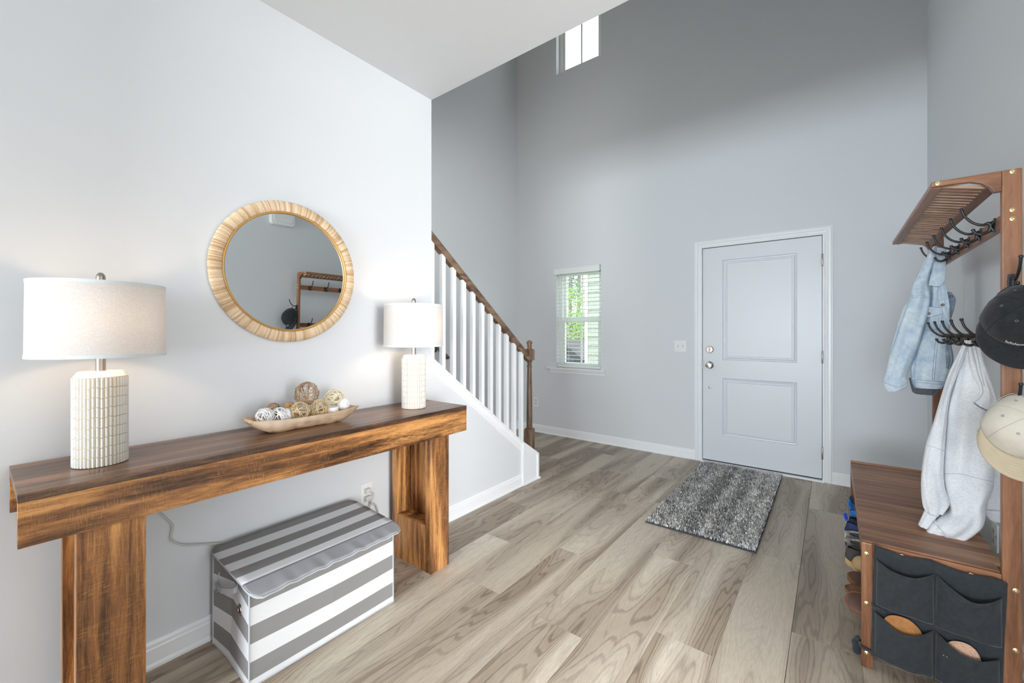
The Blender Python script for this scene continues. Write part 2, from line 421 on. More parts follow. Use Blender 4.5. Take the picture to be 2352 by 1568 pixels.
mb.build('door_casing', M_trim, door)
mb = MB()
for (xa, xb) in ((D0, -0.991), (-0.065, D1)): mb.box(xa, xb, YD - 0.002, YD + 0.15, 0, DZ)
mb.box(D0, D1, YD - 0.002, YD + 0.15, 2.036, DZ); mb.build('door_jamb', M_trim, door)
mb = MB(); mb.box(D0, D1, YD + 0.056, YD + 0.075, 0, DZ); mb.build('weather_strip', M_dark, door)
mb = MB(); mb.prism([(D0, YD - 0.03, 0), (D0, YD + 0.10, 0), (D0, YD + 0.10, 0.014), (D0, YD - 0.022, 0.012)], (D1 - D0, 0, 0)); mb.build('door_sill', M_trim, door)
mb = MB(); mb.box(dx0, dx1, yf + 0.004, yf + 0.04, 0.013, 0.022); mb.build('door_sweep', M_dark, door)
def yl(prof, c, n=28):
    """lathe about the -Y direction"""
    mb = MB(); mb.lathe([(r, -h) for r, h in prof], c, n, 1); return mb
knob = yl([(0.001, 0.0), (0.034, 0.0), (0.034, 0.004), (0.030, 0.008), (0.014, 0.012), (0.012, 0.026), (0.020, 0.034), (0.0275, 0.046), (0.0275, 0.058), (0.024, 0.064), (0.0, 0.065)], (-0.925, yf, 0.92)).build('door_knob', M_chrome, door, smooth=40)
yl([(0.0, 0.0), (0.0085, 0.0), (0.0085, 0.004), (0.0, 0.005)], (-0.925, yf - 0.0645, 0.92), 16).build('knob_lock_button', M_nickel, knob, smooth=40)
db = yl([(0.0, 0.0), (0.033, 0.0), (0.033, 0.007), (0.028, 0.012), (0.0, 0.012)], (-0.925, yf, 1.068)).build('deadbolt', M_nickel, door, smooth=40)
mb = MB(); mb.rings([[(-0.925 + math.cos(a) * w, yf - y_, 1.068 + math.sin(a) * h) for a in [6.283 * k / 12 for k in range(12)]] for (w, h, y_) in [(0.005, 0.010, 0.010), (0.006, 0.022, 0.020), (0.004, 0.023, 0.030), (0.002, 0.015, 0.033)]])
mb.build('thumb_turn', M_chrome, db, smooth=40)
yl([(0.0, 0.0), (0.011, 0.0), (0.011, 0.004), (0.005, 0.006), (0.0, 0.006)], (-0.925, yf, 0.709), 16).build('door_viewer_cap', M_nickel, door, smooth=40)
mb = MB(); mb.box(-0.992, -0.986, YD - 0.012, YD - 0.001, 0.885, 0.955); mb.build('strike_plate', M_nickel, door, bev=0.001)
for hz in (1.826, 1.026, 0.235):
    mb = MB(); mb.lathe([(0.0, hz - 0.052), (0.004, hz - 0.052), (0.0065, hz - 0.047), (0.0065, hz + 0.047), (0.004, hz + 0.052), (0, hz + 0.052)], (-0.0665, YD - 0.008, 0), 12)
    h = mb.build('hinge', M_nickel, door, smooth=40)

# ---------------------------------------------------------------- windows
M_glass = NT('window_glass')
tr = M_glass.n('ShaderNodeBsdfTransparent'); gl = M_glass.n('ShaderNodeBsdfGlossy'); gl.inputs['Roughness'].default_value = 0.02
mx = M_glass.n('ShaderNodeMixShader'); M_glass.set(mx.inputs[0], 0.06); M_glass.t.links.new(tr.outputs[0], mx.inputs[1]); M_glass.t.links.new(gl.outputs[0], mx.inputs[2])
M_glass.t.links.new(mx.outputs[0], M_glass.t.nodes['Material Output'].inputs[0]); M_glass = M_glass.m

def window_unit(name, z0, z1, label, hung=True):
    w = thing(name, label, 'window', ((WX0 + WX1) / 2, YD, z0)); struct(w, label, 'window')
    y0, y1 = YD + 0.075, YD + 0.145
    mb = MB(); f = 0.042
    mb.box(WX0, WX0 + f, y0, y1, z0, z1); mb.box(WX1 - f, WX1, y0, y1, z0, z1); mb.box(WX0 + f, WX1 - f, y0, y1, z0, z0 + f); mb.box(WX0 + f, WX1 - f, y0, y1, z1 - f, z1)
    mb.build('window_frame', M_vinyl, w, bev=0.002)
    # drywall returns are the wall itself; a white liner trims them
    sashes = [(z0 + f, (z0 + z1) / 2 - 0.01, y0 + 0.006), ((z0 + z1) / 2 - 0.01, z1 - f, y0 + 0.034)] if hung else [(z0 + f, z1 - f, y0 + 0.012)]
    for (a, b, y) in sashes:
        mb = MB(); s = 0.032; xa, xb = WX0 + f, WX1 - f
        mb.box(xa, xa + s, y, y + 0.028, a, b); mb.box(xb - s, xb, y, y + 0.028, a, b); mb.box(xa + s, xb - s, y, y + 0.028, a, a + s); mb.box(xa + s, xb - s, y, y + 0.028, b - s, b)
        sash = mb.build('sash', M_vinyl, w, bev=0.002)
        mb = MB(); mb.box(xa + s, xb - s, y + 0.012, y + 0.016, a + s, b - s); mb.build('pane', M_glass, sash)
        mb = MB(); mb.box((xa + xb) / 2 - 0.010, (xa + xb) / 2 + 0.010, y + 0.006, y + 0.011, a + s, b - s); mb.build('muntin', M_vinyl, sash)
    return w
win = window_unit('window_1', 0.80, 1.985, 'small white double-hung window with open blinds left of the front door')
up = window_unit('window_2', 4.318, 5.25, 'high window showing bright sky near the ceiling edge', hung=False)
mb = MB(); mb.box(-2.747, -1.984, YD - 0.042, YD + 0.08, 0.797, 0.815); mb.build('window_sill', M_trim, win, bev=0.004)
mb = MB(); mb.prism([(-2.705, YD, 0.797), (-2.705, YD - 0.028, 0.797), (-2.705, YD - 0.020, 0.775), (-2.705, YD - 0.012, 0.768), (-2.705, YD - 0.012, 0.752), (-2.705, YD, 0.752)], (0.715, 0, 0)); mb.build('window_apron', M_trim, win)
# faux-wood blind, hung inside the opening
bl = thing('window_blind', 'white slatted blind with valance in the small entry window', 'blind', (-2.336, YD + 0.03, 0.82))
mb = MB(); mb.prism([(-2.650, YD - 0.022, 1.918), (-2.650, YD - 0.022, 1.985), (-2.650, YD + 0.0, 1.990), (-2.650, YD + 0.0, 1.918)], (0.595, 0, 0)); mb.build('valance', M_blind, bl, bev=0.003)
mb = MB(); mb.box(WX0 + 0.006, WX1 - 0.006, YD + 0.004, YD + 0.055, 1.93, 1.98); mb.build('head_rail', M_blind, bl)
slat = MB()
slat.prism([(-0.282, -0.025, -0.0015), (-0.282, 0.0, 0.0012), (-0.282, 0.025, -0.0015), (-0.282, 0.025, 0.0012), (-0.282, 0.0, 0.0040), (-0.282, -0.025, 0.0012)], (0.564, 0, 0))
slat_me = slat.mesh('slat'); slat_me.materials.append(M_blind)
nz = 0
for k in range(24):
    z = 0.872 + k * 0.0445
    o = bpy.data.objects.new('slat', slat_me); COL.objects.link(o); o.parent = bl; o.location = Vector((-2.336, YD + 0.03, z)) - bl.location
mb = MB(); mb.box(-2.618, -2.054, YD + 0.008, YD + 0.052, 0.822, 0.846); mb.build('bottom_rail', M_blind, bl, bev=0.004)
for x in (-2.49, -2.17):
    for dy in (0.004, 0.056):
        mb = MB(); mb.tube([(x, YD + dy, 0.84), (x, YD + dy, 1.94)], 0.0012, 5); mb.build('ladder_cord', M_blind, bl)
mb = MB(); mb.tube([(-2.575, YD - 0.001, 1.93), (-2.577, YD - 0.003, 1.25)], 0.003, 8); mb.build('tilt_wand', M_blind, bl)

# ---------------------------------------------------------------- outside, seen through the entry window
M_grass = plain('lawn', lin(120, 150, 80), 0.9, grain=0.3, gscale=3)
M_siding = plain('pale_siding', (0.36, 0.40, 0.34, 1), 0.6)
M_siding2 = plain('beige_siding', (0.30, 0.28, 0.24, 1), 0.6)
M_roof = plain('grey_roof', lin(120, 132, 140), 0.8)
M_bark = plain('bark', lin(132, 124, 122), 0.9, grain=0.3, gscale=20)
M_leaf = plain('leaf_green', lin(150, 186, 110), 0.7, grain=0.5, gscale=1.5)
M_pine = plain('pine_green', lin(92, 132, 106), 0.7, grain=0.4, gscale=1.5)
M_carpaint = plain('dark_car_paint', lin(30, 40, 46), 0.4)
M_carglass = plain('car_window', lin(52, 70, 84), 0.25)
M_conc = plain('concrete', lin(190, 188, 180), 0.9, grain=0.1, gscale=8)
mb = MB(); mb.box(-60, 20, YD + 0.16, 70, -0.75, -0.55); struct(mb.build('ground_lawn', M_grass), 'green lawn outside the entry window', 'lawn')
mb = MB(); mb.box(-1.8, 0.9, YD + 0.16, 8, -0.55, -0.05); struct(mb.build('ground_porch', M_conc), 'concrete porch slab outside the front door', 'porch')
g = thing('garage_wing', 'pale sided garage wing beside the porch, seen through the blinds', 'building', (-2.9, 7.2, -0.55))
mb = MB(); mb.box(-3.62, -1.85, 7.0, 11.0, -0.55, 4.2); mb.build('wall', M_siding, g)
sm = MB(); sm.prism([(0, 0, 0), (0, -0.028, 0.004), (0, -0.006, 0.165), (0, 0, 0.165)], (1.79, 0, 0)); sme = sm.mesh('siding_board'); sme.materials.append(M_siding)
for k in range(28):
    o = bpy.data.objects.new('siding_board', sme); COL.objects.link(o); o.parent = g; o.location = Vector((-3.63, 7.0, -0.5 + 0.165 * k)) - g.location
mb = MB(); mb.box(-3.66, -3.60, 6.97, 7.06, -0.55, 4.2); mb.build('corner_board', M_trim, g)
mb = MB(); mb.box(-3.95, -1.5, 6.7, 11.3, 4.2, 4.35); mb.build('soffit', M_trim, g)
h = thing('neighbour_house', 'beige sided house with white trim across the street', 'house', (-13.0, 23.0, -0.6))
mb = MB(); mb.box(-19.5, -8.6, 22.0, 28, -0.6, 1.85); mb.build('wall', M_siding2, h)
mb = MB(); mb.prism([(-20, 21.6, 1.85), (-20, 28.4, 1.85), (-20, 25, 2.6)], (11.8, 0, 0)); mb.build('roof', M_roof, h)
for x in (-12.55, -11.35, -8.62): mb = MB(); mb.box(x, x + 0.18, 21.93, 22.0, -0.6, 1.85); mb.build('corner_board', M_trim, h)
for k in range(12): mb = MB(); mb.prism([(-19.5, 22.0, -0.5 + k * 0.2), (-19.5, 21.95, -0.5 + k * 0.2), (-19.5, 22.0, -0.3 + k * 0.2)], (10.9, 0, 0)); mb.build('siding_board', M_siding2, h)
for (x, z) in ((-13.6, 0.7), (-15.5, 0.7)):
    mb = MB(); mb.box(x, x + 0.75, 21.88, 21.94, z - 0.2, z + 1.05); f = mb.build('window', M_trim, h)
    mb = MB(); mb.box(x + 0.09, x + 0.66, 21.86, 21.88, z - 0.11, z + 0.96); mb.build('pane', M_carglass, f)
h2 = thing('white_gable_house', 'white gabled house at the edge of the trees', 'house', (-12.7, 33, -0.6))
mb = MB(); mb.prism([(-16.4, 31, -0.6), (-16.4, 31, 4.4), (-12.7, 31, 6.2), (-9, 31, 4.4), (-9, 31, -0.6)], (0, 4, 0)); mb.build('wall', plain('white_siding', (0.85, 0.87, 0.9, 1), 0.6), h2)
mb = MB(); mb.prism([(-16.8, 30.8, 4.3), (-12.7, 30.8, 6.3), (-8.6, 30.8, 4.3), (-8.6, 30.8, 4.5), (-12.7, 30.8, 6.52), (-16.8, 30.8, 4.5)], (0, 4.4, 0)); mb.build('roof', M_roof, h2)
# parked car, only its cabin shows over the sill
CXP = -6.4
car = thing('parked_car', 'dark parked car outside the entry window', 'car', (CXP, 9.9, -0.55))
prof = [(-2.3, 0.3), (-2.3, 0.85), (-1.5, 1.02), (-0.9, 1.56), (0.9, 1.6), (1.7, 1.05), (2.2, 0.9), (2.2, 0.3)]
mb = MB(); mb.prism([(CXP + a, 9.1, -0.55 + b) for a, b in prof], (0, 1.7, 0)); mb.build('body', M_carpaint, car, bev=0.06, smooth=40)
mb = MB(); mb.prism([(CXP + a, 9.08, -0.55 + b) for a, b in [(-1.25, 1.08), (-0.82, 1.46), (0.0, 1.5), (0.0, 1.08)]], (0, 0.02, 0)); mb.build('side_window', M_carglass, car)
mb = MB(); mb.prism([(CXP + a, 9.08, -0.55 + b) for a, b in [(0.1, 1.08), (0.1, 1.5), (0.82, 1.5), (1.38, 1.08)]], (0, 0.02, 0)); mb.build('side_window', M_carglass, car)
for x in (-1.45, 1.4):
    for y in (9.08, 10.62): mb = MB(); mb.lathe([(0.0, 0), (0.33, 0), (0.33, 0.2), (0.0, 0.2)], (CXP + x, y, -0.55 + 0.33), 20, 1); mb.build('wheel', M_dark, car)
# trees
def leaf_cloud(mb, c, rx, rz, n, size, rnd):
    for _ in range(n):
        d = Vector((rnd.gauss(0, 1), rnd.gauss(0, 1), rnd.gauss(0, 1))).normalized() * (rnd.random() ** 0.45)
        p = Vector((c[0] + d.x * rx, c[1] + d.y * rx, c[2] + d.z * rz))
        a = Vector((rnd.gauss(0, 1), rnd.gauss(0, 1), rnd.gauss(0, 1))).normalized() * size; b = a.orthogonal().normalized() * size * 0.6
        mb.add([p - a, p + b, p + a, p - b], [(0, 1, 2, 3)])
rnd = random.Random(4)
for i, (x, y, hh, pine, lab) in enumerate([(-10.1, 18.5, 8.5, True, 'tall pine with a pale trunk in the middle of the window view'), (-11.7, 20.4, 8.5, True, 'tall thin pine behind and left of the pale trunk outside'),
        (-8.25, 14.4, 3.6, False, 'light green leafy tree filling the window view'), (-6.3, 12.1, 2.3, False, 'low light green bush-like tree behind the parked car'), (-7.55, 15.4, 8, True, 'slim dark pine right beside the garage corner')]):
    t = thing('pine_tree' if pine else 'leafy_tree', lab, 'tree', (x, y, -0.55), 'trees outside the entry window')
    mb = MB(); mb.tube([(x, y, -0.55), (x + 0.1, y, hh * 0.5), (x, y + 0.1, hh)], [0.10, 0.085, 0.03] if pine else [0.06, 0.05, 0.02], 8); mb.build('trunk', M_bark, t)
    mb = MB()
    if pine:
        for k in range(16): leaf_cloud(mb, (x + rnd.uniform(-0.35, 0.35), y + rnd.uniform(-0.35, 0.35), 3.2 + (hh - 3.2) * k / 16), 0.62, 0.30, 100, 0.05, rnd)
    else: 
        for k in range(7): leaf_cloud(mb, (x + rnd.uniform(-0.4, 0.4), y + rnd.uniform(-0.4, 0.4), hh * rnd.uniform(0.38, 0.95)), 0.6, 0.45, 170, 0.042, rnd)
    tag(mb.build('foliage', M_pine if pine else M_leaf, t), kind='stuff')

# ---------------------------------------------------------------- stairs
SL = 0.757                                                   # slope of stair
def zs(y): return 1.069 - (y - 1.749) * SL                    # top edge of the white skirt
sw = MB(); sw.prism([(XL, YB, 0), (XL, 2.70, 0), (XL, 2.70, zs(2.70) - 0.03), (XL, YB, zs(YB) - 0.03)], (-0.10, 0, 0))
struct(sw.build('wall_knee', M_wall), 'low sloping grey wall under the stair railing', 'wall')
st = thing('staircase', 'white trimmed staircase with oak treads behind the railing', 'staircase', (-2.65, 2.9, 0)); tag(st, kind='structure')
for k in range(11):
    y1 = 2.93 - 0.254 * k; z = 0.192 * (k + 1)
    mb = MB(); mb.box(XS + 0.002, XL - 0.117, y1 - 0.254, y1 + 0.025, z - 0.028, z); mb.build('tread', M_stair, st, bev=0.006)
    mb = MB(); mb.box(XS + 0.002, XL - 0.117, y1 - 0.018, y1, z - 0.192, z - 0.028); mb.build('riser', M_trim, st)
# sloping white skirt with cap moulding and the plinth that ends it
mb = MB(); a0, a1 = 1.742, 2.70
prof = [(0.0, 0.0), (0.020, 0.0), (0.020, -0.010), (0.012, -0.014), (0.012, -0.062), (0.006, -0.068), (0.006, -0.078), (0.0, -0.080)]
A = [(XL + o, a0, zs(a0) + h) for o, h in prof]; mb.prism(A, (0, a1 - a0, -(a1 - a0) * SL))
mb.build('skirt_board', M_trim, st)
mb = MB(); mb.prism([(XL + 0.022, YB + 0.001, zs(YB) + 0.001), (XL - 0.117, YB + 0.001, zs(YB) + 0.001), (XL - 0.117, YB + 0.001, zs(YB) - 0.03), (XL + 0.022, YB + 0.001, zs(YB) - 0.012)], (0, 2.70 - YB, -(2.70 - YB) * SL)); mb.build('rail_cap', M_trim, st)
mb = MB(); mb.box(XL, XL + 0.018, 1.737, 1.749, 0.985, 1.082); mb.build('skirt_end', M_trim, st, bev=0.002)
zt = lambda y: 0.344 - (y - 2.716) * 0.63
mb = MB(); mb.prism([(XL - 0.10, 2.70, 0), (XL - 0.10, 2.918, 0), (XL - 0.10, 2.918, zt(2.918)), (XL - 0.10, 2.70, zt(2.70))], (0.115, 0, 0)); pl = mb.build('plinth_panel', M_trim, st)
mb = MB()
for (ya, yb) in ((2.698, 2.716), (2.902, 2.922)): mb.prism([(XL + 0.014, ya, 0.0), (XL + 0.014, yb, 0.0), (XL + 0.014, yb, zt(yb)), (XL + 0.014, ya, zt(ya))], (0.010, 0, 0))
mb.prism([(XL + 0.014, 2.716, zt(2.716)), (XL + 0.014, 2.902, zt(2.902)), (XL + 0.014, 2.902, zt(2.902) - 0.018), (XL + 0.014, 2.716, zt(2.716) - 0.018)], (0.010, 0, 0))
mb.build('plinth_trim', M_trim, pl)
mb = MB(); run_profile(mb, (XL + 0.014, 2.71, 0), (XL + 0.014, 2.93, 0), (1, 0, 0), [(0, 0), (0.012, 0), (0.009, 0.012), (0, 0.018)])
run_profile(mb, (XL - 0.10, 2.918, 0), (XL + 0.03, 2.918, 0), (0, 1, 0), [(0, 0), (0.022, 0), (0.016, 0.012), (0, 0.018)]); mb.build('shoe_moulding', M_trim, pl)

rail = thing('stair_railing', 'stair railing with brown oak handrail, white balusters and turned newel', 'railing', (-2.035, 2.885, 0.2))
XB = -2.035
zr = lambda y: 1.859 - (y - 1.805) * 0.772                    # top of handrail
hp = [(-0.020, -0.060), (0.020, -0.060), (0.024, -0.046), (0.028, -0.040), (0.030, -0.020), (0.024, -0.006), (0.010, 0.0), (-0.010, 0.0), (-0.024, -0.006), (-0.030, -0.020), (-0.028, -0.040), (-0.024, -0.046)]
mb = MB(); ya, yb = YB + 0.002, 2.858
mb.prism([(XB + o, ya, zr(ya) + h) for o, h in hp], (0, yb - ya, -(yb - ya) * 0.772)); mb.build('handrail', M_stair, rail, smooth=35)
bs = 0.015
for k in range(11):
    y = 1.795 + 0.0968 * k
    zb, ztop = zs(y) - 0.012 - (0 if y < 2.7 else 0.0), zr(y) - 0.058
    mb = MB()
    vs = []
    for (sx, sy) in ((-1, -1), (1, -1), (1, 1), (-1, 1)):
        yy = y + sy * bs; vs.append((XB + sx * bs, yy, zs(yy) - 0.004))
    for (sx, sy) in ((-1, -1), (1, -1), (1, 1), (-1, 1)):
        yy = y + sy * bs; vs.append((XB + sx * bs, yy, zr(yy) - 0.058))
    mb.add(vs, [(0, 1, 2, 3), (4, 5, 6, 7), (0, 1, 5, 4), (1, 2, 6, 5), (2, 3, 7, 6), (3, 0, 4, 7)])
    mb.build('baluster', M_trim, rail, bev=0.0012)
YN = 2.885
nw = MB(); s = 0.0325
nw.box(XB - s, XB + s, YN - s, YN + s, 0.19, 0.418); nw.build('newel_base', M_stairz, rail, bev=0.003)
mb = MB(); mb.lathe([(0.0, 0.418), (0.024, 0.418), (0.0275, 0.424), (0.0275, 0.432), (0.022, 0.438), (0.0245, 0.445), (0.0245, 0.52), (0.0225, 0.72), (0.0185, 0.905), (0.018, 0.935), (0.0225, 0.938), (0.0225, 0.948), (0.0175, 0.952), (0.018, 0.972), (0.024, 0.985), (0.0265, 0.992), (0.0, 0.994)], (XB, YN, 0), 28); mb.build('newel_shaft', M_stairz, rail, smooth=40)
mb = MB(); mb.box(XB - s, XB + s, YN - s, YN + s, 0.994, 1.088); mb.build('newel_block', M_stairz, rail, bev=0.005)
mb = MB(); mb.lathe([(0.0, 1.086), (0.026, 1.086), (0.026, 1.092), (0.018, 1.097), (0.016, 1.108), (0.022, 1.113), (0.022, 1.117), (0.018, 1.121), (0.018, 1.126), (0.0245, 1.136), (0.0245, 1.146), (0.018, 1.157), (0.008, 1.163), (0.0, 1.164)], (XB, YN, 0), 28); mb.build('newel_finial', M_stairz, rail, smooth=50)
# second handrail fixed to the far stair wall
hr = thing('wall_handrail', 'short brown handrail end on the wall behind the balusters', 'handrail', (-3.16, 3.0, 1.0))
mb = MB(); mb.tube([(XS + 0.055, 0.6, 0.99 + 2.4 * 0.757), (XS + 0.055, 2.99, 0.99), (XS + 0.05, 3.02, 0.972), (XS + 0.002, 3.025, 0.97)], 0.021, 12); mb.build('rail', M_stair, hr, smooth=40)
for y in (2.86, 1.6): mb = MB(); mb.tube([(XS + 0.002, y, 0.99 + (2.99 - y) * 0.757 - 0.06), (XS + 0.045, y, 0.99 + (2.99 - y) * 0.757 - 0.05), (XS + 0.055, y, 0.99 + (2.99 - y) * 0.757 - 0.018)], 0.007, 8); mb.build('bracket', M_black, hr, smooth=40)

# ---------------------------------------------------------------- outlets and switches
def plate(name, label, cat, c, u, n, w, hgt, kind, group=None):
    """c centre on wall, u = horizontal unit vector along wall, n = outward normal"""
    c, u, n = Vector(c), Vector(u), Vector(n); z = Vector((0, 0, 1))
    t = thing(name, label, cat, c, group)
    def slab(nm, cx, cz, w_, h_, d0, d1, m, par, bev=0.0012):
        mb = MB(); a = c + u * cx + z * cz
        vs = [a + u * sx * w_ / 2 + z * sz * h_ / 2 + n * d for d in (d0, d1) for (sx, sz) in ((-1, -1), (1, -1), (1, 1), (-1, 1))]
        mb.add(vs, [(0, 1, 2, 3), (4, 5, 6, 7), (0, 1, 5, 4), (1, 2, 6, 5), (2, 3, 7, 6), (3, 0, 4, 7)]); return mb.build(nm, m, par, bev=bev)
    slab('cover_plate', 0, 0, w, hgt, 0.0, 0.006, M_white, t, 0.002)
    if kind == 'outlet':
        for dz in (0.020, -0.020):
            s_ = slab('socket', 0, dz, 0.034, 0.028, 0.006, 0.008, M_socket, t, 0.0008)
            for dx in (-0.006, 0.006): slab('slot', dx, dz + 0.002, 0.002, 0.008, 0.008, 0.0085, M_dark, s_, 0)
    else:
        for dx in ((-0.023, 0.023) if w > 0.1 else (0,)):
            s_ = slab('toggle_recess', dx, 0, 0.011, 0.025, 0.006, 0.0068, M_socket, t, 0.0004)
            mb = MB(); a = c + u * dx + n * 0.0068; mb.add([a + u * sx * 0.0045 + z * q + n * d for (q, d) in ((-0.009, 0), (0.010, 0), (0.014, 0.013), (0.006, 0.014)) for sx in (-1, 1)], [(0, 1, 3, 2), (2, 3, 5, 4), (4, 5, 7, 6), (6, 7, 1, 0), (0, 2, 4, 6), (1, 3, 5, 7)])
            mb.build('toggle', M_white, s_)
    return t
M_socket = plain('socket_white', (0.66, 0.66, 0.62, 1), 0.35)
plate('light_switch', 'white double toggle switch plate beside the front door', 'light switch', (-1.192, YD, 1.094), (1, 0, 0), (0, -1, 0), 0.116, 0.114, 'switch')
plate('wall_outlet', 'white outlet low on the entry wall behind the newel post', 'outlet', (-2.917, YD, 0.371), (1, 0, 0), (0, -1, 0), 0.072, 0.115, 'outlet')
plate('wall_outlet', 'white outlet above the striped bin with two lamp plugs', 'outlet', (XL, 1.292, 0.362), (0, 1, 0), (1, 0, 0), 0.072, 0.125, 'outlet')
plate('wall_outlet', 'white outlet on the right wall seen through the gap behind the bench', 'outlet', (XR, 2.655, 0.362), (0, 1, 0), (-1, 0, 0), 0.072, 0.115, 'outlet')
plate('light_switch', 'small white switch plate on the far stair wall', 'light switch', (XS, 2.98, 1.17), (0, 1, 0), (1, 0, 0), 0.070, 0.115, 'switch')
ch = thing('door_chime', 'white rounded chime box high on the wall above the hall tree', 'chime', (XR, 1.875, 2.28))
def rrect(cy, cz, w, h_, r, x, n=6):
    out = []
    for (sy, sz, a0) in ((1, 1, 0), (-1, 1, 90), (-1, -1, 180), (1, -1, 270)):
        for k in range(n + 1):
            a = R(a0 + 90 * k / n); out.append((x, cy + sy * (w / 2 - r) + r * math.cos(a), cz + sz * (h_ / 2 - r) + r * math.sin(a)))
    return out
mb = MB(); mb.rings([rrect(1.875, 2.30, 0.235, 0.20, 0.03, XR), rrect(1.875, 2.30, 0.235, 0.20, 0.03, XR - 0.040), rrect(1.875, 2.30, 0.222, 0.187, 0.03, XR - 0.048)]); mb.build('chime_body', M_white, ch, smooth=35)
mb = MB(); mb.rings([rrect(1.875, 2.30, 0.185, 0.15, 0.03, XR - 0.047), rrect(1.875, 2.30, 0.180, 0.145, 0.03, XR - 0.054)]); mb.build('chime_cover', M_white, ch, smooth=35)
# ---------------------------------------------------------------- console table
CX0, CX1, CY0, CY1, CT = -1.968, -1.600, 0.069, 1.668, 0.826
con = thing('console_table', 'rustic brown wooden console table against the left wall', 'table', (-1.78, 0.87, 0))
MB().box(CX0, CX1, CY0, CY1, CT - 0.022, CT).build('table_top', M_consT, con, bev=0.0015)
MB().box(CX1 - 0.024, CX1 - 0.001, CY0 + 0.0005, CY1 - 0.0005, CT - 0.137, CT - 0.0225).build('front_apron', M_consY, con, bev=0.001)
MB().box(CX0 + 0.001, CX0 + 0.024, CY0 + 0.0005, CY1 - 0.0005, CT - 0.137, CT - 0.0225).build('back_apron', M_consY, con, bev=0.001)
MB().box(CX0 + 0.0245, CX1 - 0.0245, CY1 - 0.024, CY1 - 0.002, CT - 0.137, CT - 0.0225).build('end_apron', M_consY, con, bev=0.001)
MB().box(CX0 + 0.0245, CX1 - 0.0245, CY0 + 0.10, CY0 + 0.12, CT - 0.137, CT - 0.0225).build('end_apron', M_consY, con, bev=0.001)
LT = CT - 0.1375
for (a, b, inner) in ((0.172, 0.316, 1), (1.421, 1.546, -1)):
    lg = MB().box(-1.658, -1.614, a, b, 0, LT).build('leg', M_consZ, con, bev=0.0012)          # front board
    MB().box(-1.932, -1.888, a, b, 0, LT).build('leg_back_board', M_consZ, lg, bev=0.0012)
    ya, yb = (a + 0.060, b - 0.060) if inner > 0 else (b - 0.030, b - 0.008)
    if inner < 0:
        MB().box(-1.8875, -1.6585, ya, yb, 0, LT).build('leg_panel', M_consZ, lg)
        MB().box(-1.8875, -1.6585, a + 0.001, ya - 0.0005, 0, 0.238).build('leg_block', M_consZ, lg, bev=0.001)
    else:
        MB().box(-1.8875, -1.6585, ya, yb, 0, LT).build('leg_panel', M_consZ, lg)
        MB().box(-1.8875, -1.6585, yb + 0.0005, b - 0.001, 0, 0.238).build('leg_block', M_consZ, lg, bev=0.001)

# ---------------------------------------------------------------- table lamps
def shade_mat():
    t = NT('linen_shade')
    v = t.coord('Object', (1, 1, 1))
    n1 = t.noise(t.coord('Object', (1, 1, 8)), 70, 3, 0.7); n2 = t.noise(v, 240, 2)
    c = t.ramp(t.math('ADD', t.math('MULTIPLY', n1, 0.5), t.math('MULTIPLY', n2, 0.5)), [(0.35, (0.62, 0.60, 0.59)), (0.65, (0.73, 0.715, 0.705))])
    d = t.n('ShaderNodeBsdfDiffuse', i_Color=c); tr = t.n('ShaderNodeBsdfTranslucent', i_Color=c)
    mx = t.n('ShaderNodeMixShader'); t.set(mx.inputs[0], 0.09); t.t.links.new(d.outputs[0], mx.inputs[1]); t.t.links.new(tr.outputs[0], mx.inputs[2])
    t.t.links.new(mx.outputs[0], t.t.nodes['Material Output'].inputs[0]); return t.m
M_shade = shade_mat()
M_shadetrim = plain('shade_trim', (0.74, 0.78, 0.80, 1), 0.7)
M_ceram = plain('white_ceramic', (0.74, 0.72, 0.67, 1), 0.22)
M_cream = plain('cream_glaze', (0.60, 0.48, 0.27, 1), 0.3)
M_bulb = NT('lamp_bulb'); M_bulb.base((1, 0.9, 0.75, 1), 0.4); M_bulb.b.inputs['Emission Color'].default_value = (1, 0.80, 0.55, 1); M_bulb.b.inputs['Emission Strength'].default_value = 1.5; M_bulb = M_bulb.m
LAMP_W = 2.3
